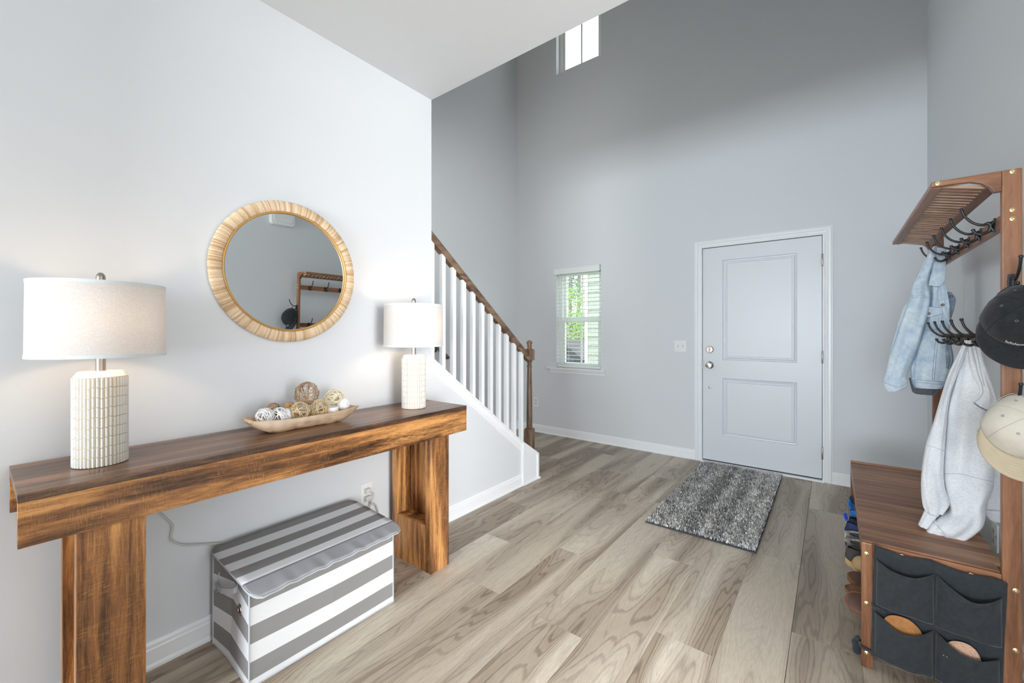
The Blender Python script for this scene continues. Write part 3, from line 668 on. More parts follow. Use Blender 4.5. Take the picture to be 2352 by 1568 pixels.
def make_lamp(x, y, label):
    z = CT
    t = thing('table_lamp', label, 'lamp', (x, y, z), 'matching table lamps on the console')
    mb = MB(); r0 = 0.0605
    mb.cur = 0; mb.lathe([(0.0, z + 0.0005), (r0 - 0.003, z + 0.0005), (r0, z + 0.004), (r0, z + 0.264), (r0 - 0.008, z + 0.271), (r0 - 0.0085, z + 0.279), (r0 - 0.013, z + 0.282), (0.0, z + 0.282)], (x, y, 0), 80)
    body = mb.build('lamp_base', M_cream, t, smooth=40)
    mb = MB(); nt, rows = 40, 9; hh = 0.2655 / rows
    for j in range(rows):
        for i in range(nt):
            a0 = 6.28318 * (i + 0.06) / nt; a1 = 6.28318 * (i + 0.90) / nt
            stag = 0.0018 * math.sin(i * 2.4) + 0.0012 * ((i % 3) - 1)
            za, zb = z + 0.002 + j * hh + (stag if j else 0), z + 0.002 + (j + 1) * hh - 0.0022 + (stag if j < rows - 1 else 0)
            r1, r2 = r0 - 0.0002, r0 + 0.0034
            am = [a0, a0 + (a1 - a0) * 0.22, a0 + (a1 - a0) * 0.5, a0 + (a1 - a0) * 0.78, a1]; rr = [r1, r2 - 0.0006, r2, r2 - 0.0006, r1]
            lo = [(x + math.cos(a) * r, y + math.sin(a) * r, za) for a, r in zip(am, rr)]; hi = [(p[0], p[1], zb) for p in lo]
            mb.add(lo + hi, [(0, 1, 6, 5), (1, 2, 7, 6), (2, 3, 8, 7), (3, 4, 9, 8), (0, 4, 3, 2, 1), (5, 6, 7, 8, 9)])
    tag(mb.build('rib_relief', M_ceram, t, smooth=50), 'raised white ribs in rows', kind='stuff')
    mb = MB(); mb.lathe([(r0 - 0.0005, z + 0.2655), (r0 + 0.001, z + 0.268), (r0 - 0.004, z + 0.2735), (r0 - 0.0075, z + 0.2815), (r0 - 0.013, z + 0.284), (0.0, z + 0.284)], (x, y, 0), 64, caps=False); mb.build('base_shoulder', M_ceram, t, smooth=50)
    mb = MB(); mb.lathe([(0.0, z + 0.284), (0.0118, z + 0.284), (0.0118, z + 0.40), (0.007, z + 0.405), (0.004, z + 0.43), (0.004, z + 0.545), (0.0, z + 0.545)], (x, y, 0), 24); mb.build('neck', M_nickel, t, smooth=40)
    mb = MB(); mb.lathe([(0.0, z + 0.545), (0.0115, z + 0.545), (0.0115, z + 0.572), (0.0095, z + 0.580), (0.005, z + 0.5855), (0, z + 0.587)], (x, y, 0), 24); mb.build('finial', M_nickel, t, smooth=50)
    mb = MB()
    rb, rt, zb, zt_ = 0.1555, 0.1535, z + 0.329, z + 0.550
    mb.lathe([(rb, zb), (rt, zt_)], (x, y, 0), 72, caps=False); sh = mb.build('lamp_shade', M_shade, t, smooth=60)
    for (r_, za, zb2) in ((rb, zb - 0.001, zb + 0.009), (rt, zt_ - 0.008, zt_ + 0.001)):
        mb = MB(); mb.lathe([(r_ + 0.0012, za), (r_ + 0.0012, zb2), (r_ - 0.0012, zb2), (r_ - 0.0012, za), (r_ + 0.0012, za)], (x, y, 0), 72, caps=False); mb.build('shade_trim', M_shadetrim, sh, smooth=60)
    mb = MB()
    for k in range(3):
        a = 6.283 * k / 3 + 0.4; mb.tube([(x, y, zt_ - 0.012), (x + math.cos(a) * 0.15, y + math.sin(a) * 0.15, zt_ - 0.004)], 0.0018, 6)
    mb.build('shade_spider', M_nickel, sh)
    mb = MB(); mb.lathe([(0.0, z + 0.40), (0.012, z + 0.402), (0.013, z + 0.42), (0.028, z + 0.445), (0.030, z + 0.465), (0.022, z + 0.485), (0.0, z + 0.495)], (x, y, 0), 20); b = mb.build('bulb', M_bulb, t, smooth=60)
    for (ln, lz) in (('bulb_light', 0.445),):
        d = bpy.data.lights.new(ln, 'POINT'); d.energy = LAMP_W; d.color = (1.0, 0.74, 0.50); d.shadow_soft_size = 0.035
        o = bpy.data.objects.new(ln, d); COL.objects.link(o); o.parent = t; o.location = (0.042, 0.0, lz)
    return t
make_lamp(-1.788, 0.243, 'lit white ceramic table lamp on the near end of the console, left of the mirror')
make_lamp(-1.782, 1.449, 'lit white ceramic table lamp on the far end of the console, by the stair railing')

# clear lamp cords
M_cord = plain('clear_cord', (0.55, 0.56, 0.55, 1), 0.25)
def smooth_path(pts, n=8):
    P = [Vector(p) for p in pts]; out = []
    for i in range(len(P) - 1):
        p0, p1, p2, p3 = P[max(i - 1, 0)], P[i], P[i + 1], P[min(i + 2, len(P) - 1)]
        for k in range(n):
            t = k / n; out.append(0.5 * ((2 * p1) + (p2 - p0) * t + (2 * p0 - 5 * p1 + 4 * p2 - p3) * t * t + (3 * p1 - p0 - 3 * p2 + p3) * t ** 3))
    out.append(P[-1]); return out
c1 = thing('lamp_cord', 'clear cord hanging below the console and running behind the striped bin', 'cord', (-1.96, 0.42, 0.4))
mb = MB(); mb.tube(smooth_path([(-1.973, 0.30, 0.80), (-1.972, 0.37, 0.70), (-1.968, 0.405, 0.595), (-1.966, 0.44, 0.54), (-1.966, 0.462, 0.50), (-1.964, 0.458, 0.455), (-1.963, 0.49, 0.42), (-1.963, 0.56, 0.393), (-1.966, 0.70, 0.35), (-1.969, 0.95, 0.30), (-1.966, 1.15, 0.20), (-1.963, 1.26, 0.22), (-1.958, 1.30, 0.31), (-1.955, 1.292, 0.345)]), 0.0035, 8); mb.build('cord', M_cord, c1, smooth=60)
mb = MB(); mb.box(-1.979, -1.955, 1.276, 1.308, 0.330, 0.356); mb.build('plug', M_socket, c1, bev=0.004)
c2 = thing('lamp_cord', 'clear cord dropping from the upper plug of the outlet above the striped bin', 'cord', (-1.96, 1.30, 0.36))
mb = MB(); mb.tube(smooth_path([(-1.955, 1.295, 0.385), (-1.950, 1.318, 0.36), (-1.948, 1.300, 0.318), (-1.955, 1.335, 0.295), (-1.962, 1.37, 0.21), (-1.974, 1.45, 0.16), (-1.980, 1.58, 0.30), (-1.979, 1.60, 0.80)]), 0.0032, 8); mb.build('cord', M_cord, c2, smooth=60)
mb = MB(); mb.box(-1.979, -1.955, 1.276, 1.308, 0.370, 0.396); mb.build('plug', M_socket, c2, bev=0.004)

# ---------------------------------------------------------------- round mirror
mir = thing('round_mirror', 'round mirror with a woven rattan frame above the console', 'mirror', (XL, 0.887, 1.503))
YAWM = -0.45
MC = Vector((XL + 0.026, 0.887, 1.503)); RO, RI = 0.316, 0.268
tilt = Matrix.Rotation(R(YAWM), 4, 'Z') @ Matrix.Rotation(R(1.25), 4, 'Y')
def rattan():
    t = NT('rattan_reed'); 
    at = t.n('ShaderNodeAttribute', attribute_type='GEOMETRY', attribute_name='reed').outputs['Fac']
    n = t.noise(t.coord(), 60, 3, 0.6)
    c = t.ramp(t.math('ADD', t.math('MULTIPLY', at, 0.75), t.math('MULTIPLY', n, 0.25)), [(0.1, lin(186, 150, 112)), (0.35, lin(214, 186, 150)), (0.7, lin(230, 208, 178)), (1.0, lin(238, 220, 194))])
    t.base(c, 0.5); return t.m
M_rattan = rattan(); M_gold = plain('gilt_ring', lin(196, 152, 88), 0.35, 0.3)
NRE = 360
mb = MB(); reed = []; rr_ = random.Random(7)
for k in range(NRE):
    a0, a1 = 6.28318 * k / NRE, 6.28318 * (k + 1) / NRE; am = (a0 + a1) / 2; val = rr_.random() ** 0.8; lift = rr_.uniform(-0.0006, 0.001)
    secs = []
    for (r, h) in ((RO, 0.000), (RO + 0.001, 0.010), (RO - 0.006, 0.0175), (RO - 0.020, 0.021), (RI + 0.012, 0.021), (RI + 0.002, 0.017), (RI - 0.001, 0.008)):
        row = []
        for a, dh in ((a0, -0.0014), ((a0 + am) / 2, 0.0002), (am, 0.0006 + lift), ((a1 + am) / 2, 0.0002), (a1, -0.0014)):
            row.append(Vector((h + dh, math.cos(a) * (r + dh * 0.6), math.sin(a) * (r + dh * 0.6))))
        secs.append(row)
    n0 = len(mb.v); vs = [p for r_ in secs for p in r_]
    mb.add(vs, [(i * 5 + j, i * 5 + j + 1, (i + 1) * 5 + j + 1, (i + 1) * 5 + j) for i in range(len(secs) - 1) for j in range(4)]); reed += [val] * len(vs)
OFF = MC - Vector((0.010, 0, 0))
mb.v = [OFF + tilt @ p for p in mb.v]
fr = mb.build('rattan_frame', M_rattan, mir, smooth=50)
att = fr.data.attributes.new('reed', 'FLOAT', 'POINT'); att.data.foreach_set('value', reed)
mb = MB(); mb.lathe([(RI + 0.001, 0.004), (RI + 0.001, 0.019), (RI - 0.003, 0.021), (RI - 0.007, 0.019), (RI - 0.008, 0.004)], (0, 0, 0), 120, 0, caps=False); mb.v = [OFF + tilt @ p for p in mb.v]; mb.build('inner_ring', M_gold, mir, smooth=50)
mb = MB(); mb.lathe([(0.0, 0.0105), (RI - 0.004, 0.0105)], (0, 0, 0), 96, 0, caps=False); mb.v = [OFF + tilt @ p for p in mb.v]
M_mirror = NT('mirror_glass'); M_mirror.base((0.80, 0.83, 0.83, 1), 0.004, 1.0); M_mirror = M_mirror.m
mb.build('mirror_glass', M_mirror, mir)
mb = MB(); mb.lathe([(0.0, -0.010), (RO - 0.012, -0.010), (RO - 0.004, 0.002), (RO - 0.03, 0.008), (0, 0.008)], (0, 0, 0), 80, 0); mb.v = [OFF + tilt @ p for p in mb.v]; mb.build('backing', M_socket, mir, smooth=40)

# ---------------------------------------------------------------- dough bowl and decorative balls
M_bowl = wood('pale_bowl_wood', 1, (lin(176, 142, 108), lin(216, 190, 158), lin(234, 214, 188)), 0.6, 6, 0.6, 3, 0.15)
bowl = thing('dough_bowl', 'long pale wooden dough bowl holding decorative balls on the console', 'bowl', (-1.795, 0.873, CT))
BYC, BXC = 0.876, -1.797
def bowl_section(s, inner):
    """s in -1..1 along Y: returns half widths and floor height, slightly carved"""
    return
mb = MB(); NS, NA = 40, 20
def bowl_pt(s, a, inner):
    e = abs(s); t_ = 0.010 if inner else 0.0
    halfL = 0.226 - (0.012 if inner else 0)
    hw_top = (0.073 - 0.020 * e ** 6) - t_ * 0.8
    hw_bot = 0.036
    zt_ = 0.052 + 0.010 * e ** 2
    end = max(0, (e - 0.55) / 0.45)
    zb_ = (0.0 if not inner else 0.011) + (zt_ - (0.0 if not inner else 0.004)) * 0.86 * end ** 1.9
    q = abs(a); h = q ** 2.6                                     # a in -1..1 across
    x = (hw_bot * min(1, q / 0.5) + (hw_top - hw_bot) * max(0, (q - 0.5) / 0.5)) * (1 if a > 0 else -1)
    z = zb_ + (zt_ - zb_) * (max(0, (q - 0.5) / 0.5)) ** 1.25
    wob = 0.0012 * math.sin(s * 17 + a * 5) + 0.001 * math.sin(s * 31)
    return Vector((BXC + x + wob, BYC + s * halfL, CT + 0.0006 + z + (abs(wob) if not inner else 0)))
outer = [[bowl_pt(-1 + 2 * i / NS, -1 + 2 * j / NA, False) for j in range(NA + 1)] for i in range(NS + 1)]
inn = [[bowl_pt(-1 + 2 * i / NS, 1 - 2 * j / NA, True) for j in range(NA + 1)] for i in range(NS + 1)]
mb.rings([o + n_ for o, n_ in zip(outer, inn)]); mb.build('bowl_body', M_bowl, bowl, smooth=45)

M_tw = {}
def twig(name, c): 
    M_tw[name] = plain(name, c, 0.6, grain=0.25, gscale=60)
twig('brown_twig', lin(168, 138, 106)); twig('tan_twig', lin(206, 182, 140)); twig('cream_twig', lin(238, 222, 190)); twig('white_twig', lin(238, 238, 236)); twig('orange_twig', lin(206, 160, 108))
def orb(label, c, r, m, strands=20, tr_=0.0019, seed=0, ragged=0.0):
    rr = random.Random(seed); mb = MB(); c = Vector(c)
    for k in range(strands):
        ax = Vector((rr.gauss(0, 1), rr.gauss(0, 1), rr.gauss(0, 1))).normalized(); u = ax.orthogonal().normalized(); v = ax.cross(u)
        off = rr.uniform(-0.55, 0.55) * r; rad = math.sqrt(max(r * r - off * off, 1e-6)); p1, p2 = rr.uniform(0, 6), rr.uniform(0, 6)
        pts = []
        for q in range(26):
            a = 6.28318 * q / 26; d = 1 + ragged * math.sin(a * 2 + p1) + 0.03 * math.sin(3 * a + p2)
            o2 = off + r * 0.16 * math.sin(a * 2 + p2)
            p = u * math.cos(a) * rad + v * math.sin(a) * rad + ax * o2
            pts.append(c + p.normalized() * r * d * rr.uniform(0.93, 1.0))
        mb.tube(pts, tr_, 5, closed=True)
    o = mb.build('wicker_ball', m, None, smooth=60)
    o.data.transform(Matrix.Translation(-c)); o.location = c
    return tag(o, label, 'ball', 'decorative balls in the dough bowl')
orb('largest brown twig ball on top of the pile in the dough bowl', (-1.815, 0.892, 0.963), 0.050, M_tw['brown_twig'], 20, 0.0013, 1, 0.04)
orb('tan wicker ball at the front middle of the bowl, next to a white ball', (-1.778, 0.842, 0.897), 0.040, M_tw['tan_twig'], 16, 0.0014, 2)
orb('tan wicker ball under the largest ball, on the side of the far lamp', (-1.778, 0.926, 0.899), 0.040, M_tw['tan_twig'], 16, 0.0014, 3)
orb('cream open wicker ball toward the far end of the bowl', (-1.815, 1.017, 0.926), 0.041, M_tw['cream_twig'], 13, 0.0022, 4)
orb('white wicker ball nearest the near end of the bowl', (-1.790, 0.712, 0.895), 0.0325, M_tw['white_twig'], 16, 0.0014, 5)
orb('white wicker ball second from the near end of the bowl', (-1.782, 0.764, 0.892), 0.0315, M_tw['white_twig'], 16, 0.0014, 6)
orb('small brown twig ball half hidden behind the white wicker balls', (-1.842, 0.766, 0.908), 0.027, M_tw['brown_twig'], 20, 0.0015, 7)
orb('small orange wicker ball half hidden behind the tan ball', (-1.842, 0.830, 0.905), 0.025, M_tw['orange_twig'], 22, 0.0016, 8)
def marble_mat():
    t = NT('white_marble'); n = t.noise(t.coord(), 45, 5, 0.6, 1.6)
    t.base(t.mix(t.ramp(n, [(0.46, (0, 0, 0)), (0.5, (1, 1, 1)), (0.54, (0, 0, 0))]), (0.86, 0.86, 0.86, 1), (0.55, 0.55, 0.56, 1)), 0.3); return t.m
M_marble = marble_mat()
def solid_ball(label, c, r, m, flat=False):
    mb = MB(); n = 14
    prof = [(max(0.0, r * math.sin(math.pi * k / n)), -r * math.cos(math.pi * k / n)) for k in range(n + 1)]
    if flat: prof = [(0, -r), (r * 0.92, -r), (r, -r * 0.9), (r, r * 0.82), (r * 0.94, r * 0.92), (r * 0.8, r * 0.9), (0, r * 0.84)]
    mb.lathe(prof, (0, 0, 0), 28); o = mb.build('ball' if not flat else 'votive_candle', m, None, smooth=40, merge=True); o.location = c
    return tag(o, label, 'ball' if not flat else 'candle', 'decorative balls in the dough bowl')
solid_ball('white veined marble ball at the far end of the bowl', (-1.788, 1.047, 0.897), 0.029, M_marble)
solid_ball('plain white ball between white wicker and tan wicker balls', (-1.800, 0.800, 0.886), 0.027, plain('matte_white', (0.84, 0.84, 0.83, 1), 0.5))
solid_ball('short white candle between tan ball and marble ball', (-1.783, 0.990, 0.870), 0.026, plain('candle_wax', (0.84, 0.83, 0.80, 1), 0.4), True)

# ---------------------------------------------------------------- striped fabric bin
def stripe_mat(name, axis, p0, period, duty, z_off=0.0):
    t = NT(name); sx = t.n('ShaderNodeSeparateXYZ'); t.set(sx.inputs[0], t.coord())
    f = t.math('FRACT', t.math('DIVIDE', t.math('SUBTRACT', sx.outputs[axis], p0), period))
    m = t.math('LESS_THAN', f, duty)
    weave = t.noise(t.coord('Object', (1, 1, 1)), 700, 2)
    c = t.mix(m, (0.90, 0.91, 0.92, 1), lin(150, 148, 146))
    c = t.mix(t.math('MULTIPLY', weave, 0.16), c, (0.3, 0.3, 0.3, 1)); t.base(c, 0.8, 0, 0.2); t.bump(weave, 0.1, 0.0006); return t.m
BX0, BX1, BY0, BY1, BH = -1.936, -1.588, 0.582, 1.172, 0.352
bin_ = thing('storage_bin', 'grey and white striped fabric storage bin under the console', 'storage bin', (-1.76, 0.877, 0))
M_binz = stripe_mat('striped_canvas_side', 2, 0.0285, 0.1255, 0.50)
M_binl = stripe_mat('striped_canvas_lid', 0, -0.1825, 0.1122, 0.50)
M_pipe = plain('grey_piping', lin(196, 198, 204), 0.6)
M_satin = plain('grey_satin_flap', lin(172, 174, 178), 0.38)
# outline of bin body, its two ends folded inward along a middle crease; front bellies out a little
def bin_ring(z):
    k = z / BH; end = 0.030 * (0.25 + 0.9 * k); belly = 0.012 * math.sin(math.pi * min(1, k))
    pts = [(BX1, BY0), (BX1 + belly * 0.6, BY0 + 0.15), (BX1 + belly, (BY0 + BY1) / 2), (BX1 + belly * 0.6, BY1 - 0.15), (BX1, BY1), ((BX0 + BX1) / 2 - 0.02, BY1 - end), (BX0, BY1), (BX0, (BY0 + BY1) / 2), (BX0, BY0), (-1.800, BY0 + end)]
    return [(x, y, z) for x, y in pts]
mb = MB(); mb.rings([bin_ring(0.0015 + (BH - 0.0015) * k / 10) for k in range(11)], True, False); body = solidify(mb.build('bin_body', M_binz, bin_), 0.004)
mb = MB(); mb.tube([(x * 1.0, y, 0.004) for x, y, z in bin_ring(0)], 0.004, 6, closed=True); mb.build('bottom_piping', M_pipe, bin_)
for (x, y) in ((BX1, BY0), (BX1, BY1), (BX0, BY0)): mb = MB(); mb.tube([(x + 0.001, y - 0.001 if y == BY0 else y + 0.001, 0.004), (x + 0.001, y, BH - 0.01)], 0.003, 6); mb.build('corner_piping', M_pipe, bin_)
LZ = lambda x: 0.380 - (x + 1.945) * 0.058                     # lid slopes forward
LY0, LY1, LXB, LXF, LXE = 0.568, 1.186, -1.942, -1.606, -1.522
def lid_pt(u, v):
    """u across Y 0..1, v from the back 0 to the crease 1"""
    x = LXB + (LXF - LXB) * v; y = LY0 + (LY1 - LY0) * u
    sag = -0.004 * math.sin(math.pi * u) * math.sin(math.pi * v)
    r = 0.05; 
    if v < 0.13:
        q = 1 - v / 0.13; ins = 0.022 * q * q; y = min(max(y, LY0 + ins), LY1 - ins)
    return (x, y, LZ(x) + sag)
mb = MB(); mb.grid(lid_pt, 24, 18); lid = solidify(mb.build('bin_lid', M_binl, bin_, smooth=30), 0.010)
def flap_pt(u, v):
    y = LY0 + (LY1 - LY0) * u; x = LXF + (LXE - LXF) * v
    ins = 0.035 * (1 - math.sqrt(max(0, 1 - v * v))) ; y = min(max(y, LY0 + ins), LY1 - ins)
    wav = (0.0035 * math.sin(u * 43) + 0.0025 * math.sin(u * 71 + 1)) * v * math.sin(math.pi * u) ** 0.5
    return (x + 0.006 * math.sin(u * math.pi) * v, y, LZ(LXF) - 0.001 - 0.012 * v - 0.010 * v * (1 - math.sin(math.pi * u)) * (1 - u) + wav * 0.6)
mb = MB(); mb.grid(flap_pt, 90, 8); flap = solidify(mb.build('lid_flap', M_satin, lid, smooth=60), 0.003)
edge = [flap_pt(0, k / 8) for k in range(9)] + [flap_pt(k / 60, 1) for k in range(1, 60)] + [flap_pt(1, 1 - k / 8) for k in range(9)] + [lid_pt(1, 1 - k / 18) for k in range(1, 19)] + [lid_pt(1 - k / 10, 0) for k in range(1, 10)] + [lid_pt(0, k / 18) for k in range(18)]
mb = MB(); mb.tube([(p[0], p[1], p[2] - 0.004) for p in edge], 0.0032, 6, closed=True); mb.build('lid_piping', M_pipe, lid, smooth=60)
# end handle and grommets
def end_y(x, z): 
    k = z / BH; e = 0.030 * (0.25 + 0.9 * k); c = -1.800
    return BY0 + e * ((BX1 - x) / (BX1 - c) if x > c else (x - BX0) / (c - BX0))
for x, z in ((-1.705, 0.222), (-1.905, 0.232)):
    mb = MB(); y = end_y(x, z) - 0.001
    mb.lathe([(0.012, 0.0), (0.013, -0.003), (0.017, -0.0045), (0.0195, -0.003), (0.0205, 0.0)], (x, y, z), 24, 1, caps=False); gme = mb.build('grommet', M_nickel, bin_, smooth=50)
    mb = MB(); mb.lathe([(0.0, -0.0005), (0.0125, -0.0005)], (x, y, z), 24, 1, caps=False); mb.build('grommet_hole', plain('dark_red_inside', (0.10, 0.012, 0.012, 1), 0.6), gme)
hp_ = [(-1.755, 0.292), (-1.752, 0.278), (-1.76, 0.270), (-1.81, 0.262), (-1.865, 0.256), (-1.890, 0.262), (-1.896, 0.282)]
bow = [0.001, 0.003, 0.014, 0.034, 0.022, 0.006, 0.001]
mb = MB(); ctr = smooth_path([(x, end_y(x, z) - b, z) for (x, z), b in zip(hp_, bow)], 6)
mb.rings([[p + Vector((0, -0.002, 0.011)), p + Vector((0, 0.002, 0.011)), p + Vector((0, 0.002, -0.011)), p + Vector((0, -0.002, -0.011))] for p in ctr]); mb.build('fabric_handle', M_pipe, bin_, smooth=40)

# ---------------------------------------------------------------- shag rug
RX0, RX1, RY0, RY1 = -0.966, -0.333, 2.655, 4.20
rug = thing('shag_rug', 'grey shaggy rug lying before the front door', 'rug', (-0.65, 3.43, 0))
MB().box(RX0 + 0.006, RX1 - 0.004, RY0 + 0.004, RY1, 0.0005, 0.009).build('rug_backing', plain('rug_backing', (0.05, 0.055, 0.065, 1), 0.9), rug)
rg = random.Random(3); vs, fs, cols = [], [], []
NT_ = 42000
band = [rg.uniform(-0.16, 0.16) for _ in range(14)]
for k in range(NT_):
    x, y = rg.uniform(RX0 + 0.008, RX1 - 0.008), rg.uniform(RY0 + 0.008, RY1 - 0.006)
    a = rg.uniform(0, 6.283); ln = rg.uniform(0.014, 0.026); w = rg.uniform(0.0011, 0.0021); h_ = rg.uniform(0.014, 0.024)
    dx, dy = math.cos(a), math.sin(a); px, py = -dy * w, dx * w
    lx, ly = dx * ln * 0.55 + rg.uniform(-0.004, 0.004), dy * ln * 0.55
    n = len(vs); b0 = 0.008
    vs += [(x - px, y - py, b0), (x + px, y + py, b0), (x + lx * 0.5 + px, y + ly * 0.5 + py, b0 + h_ * 0.75), (x + lx * 0.5 - px, y + ly * 0.5 - py, b0 + h_ * 0.75), (x + lx, y + ly, b0 + h_ * rg.uniform(0.75, 1.1))]
    fs += [(n, n + 1, n + 2, n + 3), (n + 3, n + 2, n + 4)]
    u = (x - RX0) / (RX1 - RX0) + 0.02 * noise.noise((x * 8, y * 5, 0)); bi = u * 13; i0 = int(max(0, min(12, bi))); bv = band[i0] * (1 - (bi - i0)) + band[min(13, i0 + 1)] * (bi - i0)
    v = 0.46 + bv * 0.7 + rg.gauss(0, 0.17) + 0.10 * noise.noise((x * 14, y * 9, 3)); v = max(0.12, min(0.85, v))
    tint = rg.choice([(1.0, 0.96, 0.90), (0.93, 0.98, 1.02), (1.0, 0.90, 0.79), (1, 0.98, 0.95)])
    cols += [(v * v * 2.3 * tint[0] + 0.06, v * v * 2.3 * tint[1] + 0.06, v * v * 2.3 * tint[2] + 0.06, 1)] * 5
me = bpy.data.meshes.new('rug_pile'); me.from_pydata([Vector(p) - wl(rug) for p in vs], [], fs)
ca = me.color_attributes.new('Col', 'FLOAT_COLOR', 'POINT'); ca.data.foreach_set('color', [c for col in cols for c in col])
t = NT('rug_pile'); t.base(t.n('ShaderNodeVertexColor', layer_name='Col').outputs[0], 0.85, 0, 0.2); me.materials.append(t.m)
o = bpy.data.objects.new('rug_pile', me); COL.objects.link(o); o.parent = rug; tag(o, kind='stuff')
# ---------------------------------------------------------------- hall tree
TY0, TY1, BZ = 2.000, 3.180, 0.460
tree = thing('hall_tree', 'brown wooden hall tree with bench, slatted top shelf and coat hooks', 'hall tree', (0.27, 2.59, 0))
PT = 0.022                                                     # thickness of the end panels
for (ya, near) in ((TY0, True), (TY1 - PT, False)):
    y1 = ya + PT
    MB().box(0.084, 0.117, ya, y1, 0, BZ - 0.002).build('front_leg', M_treeZ, tree, bev=0.004)
    MB().box(0.427, 0.470, ya, y1, 0, 1.7435).build('rear_post', M_treeZ, tree, bev=0.004)
    arm = [(0.268, 1.741), (0.268, 1.7245), (0.322, 1.7245), (0.360, 1.722), (0.384, 1.712), (0.402, 1.695), (0.411, 1.678), (0.4268, 1.678), (0.4268, 1.7432)]
    MB().prism([(x, ya + 0.0005, z) for x, z in arm], (0, PT - 0.001, 0)).build('shelf_arm', M_treeX, tree, bev=0.002)
    MB().box(0.1172, 0.4268, ya + 0.001, y1 - 0.001, 0.415, 0.458).build('bench_end_rail', M_treeX, tree, bev=0.002)
    MB().box(0.1172, 0.4268, ya + 0.001, y1 - 0.001, 0.125, 0.16).build('shelf_end_rail', M_treeX, tree, bev=0.002)
yA, yB = TY0 + PT + 0.0005, TY1 - PT - 0.0005
MB().box(0.0845, 0.102, yA, yB, 0.405, 0.4515).build('bench_front_rail', M_treeY, tree, bev=0.002)
MB().box(0.425, 0.442, yA, yB, 0.405, 0.4515).build('bench_back_rail', M_treeY, tree, bev=0.002)
n = 19; w = (TY1 - TY0 - 0.024) / n
for k in range(n):
    o = MB().box(0.0855, 0.4265 if k == 0 or k == n - 1 else 0.446, TY0 + 0.012 + k * w, TY0 + 0.012 + (k + 1) * w - 0.0030, BZ - 0.008, BZ + 0.003).build('bench_slat', M_bench, tree, bev=0.0012)
    if k: 
        MB().box(0.088, 0.440, TY0 + 0.012 + k * w - 0.0029, TY0 + 0.012 + k * w - 0.0001, BZ - 0.007, BZ + 0.0024).build('slat_joint', M_slatedge, o)
MB().box(0.0845, 0.446, TY1 - 0.0115, TY1 + 0.002, BZ - 0.012, BZ + 0.012).build('bench_end_lip', M_treeX, tree, bev=0.002)
# shoe shelf of long slats
for k in range(5): MB().box(0.092 + 0.068 * k, 0.092 + 0.068 * k + 0.042, yA, yB, 0.138, 0.150).build('shoe_shelf_slat', M_treeY, tree, bev=0.002)
# top shelf
def zsh(x): return 1.7255 - (x - 0.292) * 0.25
MB().prism([(0.268, yA, 1.741), (0.268, yA, 1.7235), (0.296, yA, 1.7185), (0.296, yA, 1.734)], (0, yB - yA, 0)).build('shelf_front_rail', M_treeY, tree, bev=0.002)
MB().prism([(0.396, yA, zsh(0.396)), (0.425, yA, zsh(0.425)), (0.425, yA, zsh(0.425) + 0.018), (0.396, yA, zsh(0.396) + 0.018)], (0, yB - yA, 0)).build('shelf_back_rail', M_treeY, tree, bev=0.002)
for k in range(29):
    y = yA + 0.018 + (yB - yA - 0.036) * k / 28
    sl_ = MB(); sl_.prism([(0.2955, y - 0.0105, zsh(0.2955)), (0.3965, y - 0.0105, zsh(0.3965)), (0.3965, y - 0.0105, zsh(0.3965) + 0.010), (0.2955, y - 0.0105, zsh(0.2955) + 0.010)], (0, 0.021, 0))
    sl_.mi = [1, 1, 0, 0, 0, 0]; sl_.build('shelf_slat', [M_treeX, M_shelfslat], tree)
MB().box(0.436, 0.454, yA, yB, 1.567, 1.613).build('upper_hook_rail', M_treeY, tree, bev=0.002)
MB().box(0.436, 0.454, yA, yB, 1.183, 1.224).build('lower_hook_rail', M_treeY, tree, bev=0.002)
for (x, z) in ((0.284, 1.7335), (0.450, 1.735), (0.450, 1.614), (0.450, 1.586), (0.0985, 0.418), (0.0985, 0.237), (0.0985, 0.055), (0.456, 0.418), (0.456, 0.230), (0.45, 1.21), (0.45, 1.19)):
    mb = MB(); mb.lathe([(0.0, -0.001), (0.0025, -0.0035), (0.0045, -0.0022), (0.0072, -0.0015), (0.0078, 0.0)], (x, TY0, z), 16, 1); mb.build('bolt_cap', M_brass, tree, smooth=50)

def hook_mb(x, y, z, d):
    """double coat hook; d = outward unit vector, origin on the rail face"""
    d = Vector(d); up = Vector((0, 0, 1)); o = Vector((x, y, z)); mb = MB()
    s_ = d.cross(up)
    mb.rings([[o + s_ * a + up * b + d * c for a, b in ((-0.009, -0.024), (0.009, -0.024), (0.011, 0.0), (0.009, 0.024), (-0.009, 0.024), (-0.011, 0.0))] for c in (0.0, 0.003)])
    P = lambda a, b: o + d * a + up * b
    mb.tube(smooth_path([P(0.003, -0.018), P(0.010, -0.004), P(0.014, 0.010), P(0.030, 0.006), P(0.052, 0.018), P(0.070, 0.042), P(0.078, 0.066)], 5), [0.0065] * 6 + [0.0058] * 6 + [0.0048] * 6 + [0.0042] * 6 + [0.004] * 6 + [0.0045], 8)
    e = P(0.0785, 0.0675); mb.lathe([(0.0, -0.004), (0.0045, -0.003), (0.0058, 0.001), (0.004, 0.005), (0, 0.0055)], e, 10)
    mb.tube(smooth_path([P(0.003, 0.014), P(0.010, 0.0), P(0.013, -0.016), P(0.028, -0.025), P(0.043, -0.021), P(0.050, -0.010)], 5), [0.0062] * 10 + [0.005] * 8 + [0.0042] * 8, 8)
    e = P(0.0505, -0.009); mb.lathe([(0.0, -0.004), (0.0045, -0.003), (0.0055, 0.001), (0.004, 0.0045), (0, 0.005)], e, 10)
    return mb
for k in range(6): hook_mb(0.436, 2.115 + 0.168 * k, 1.590, (-1, 0, 0)).build('coat_hook', M_black, tree, smooth=50)
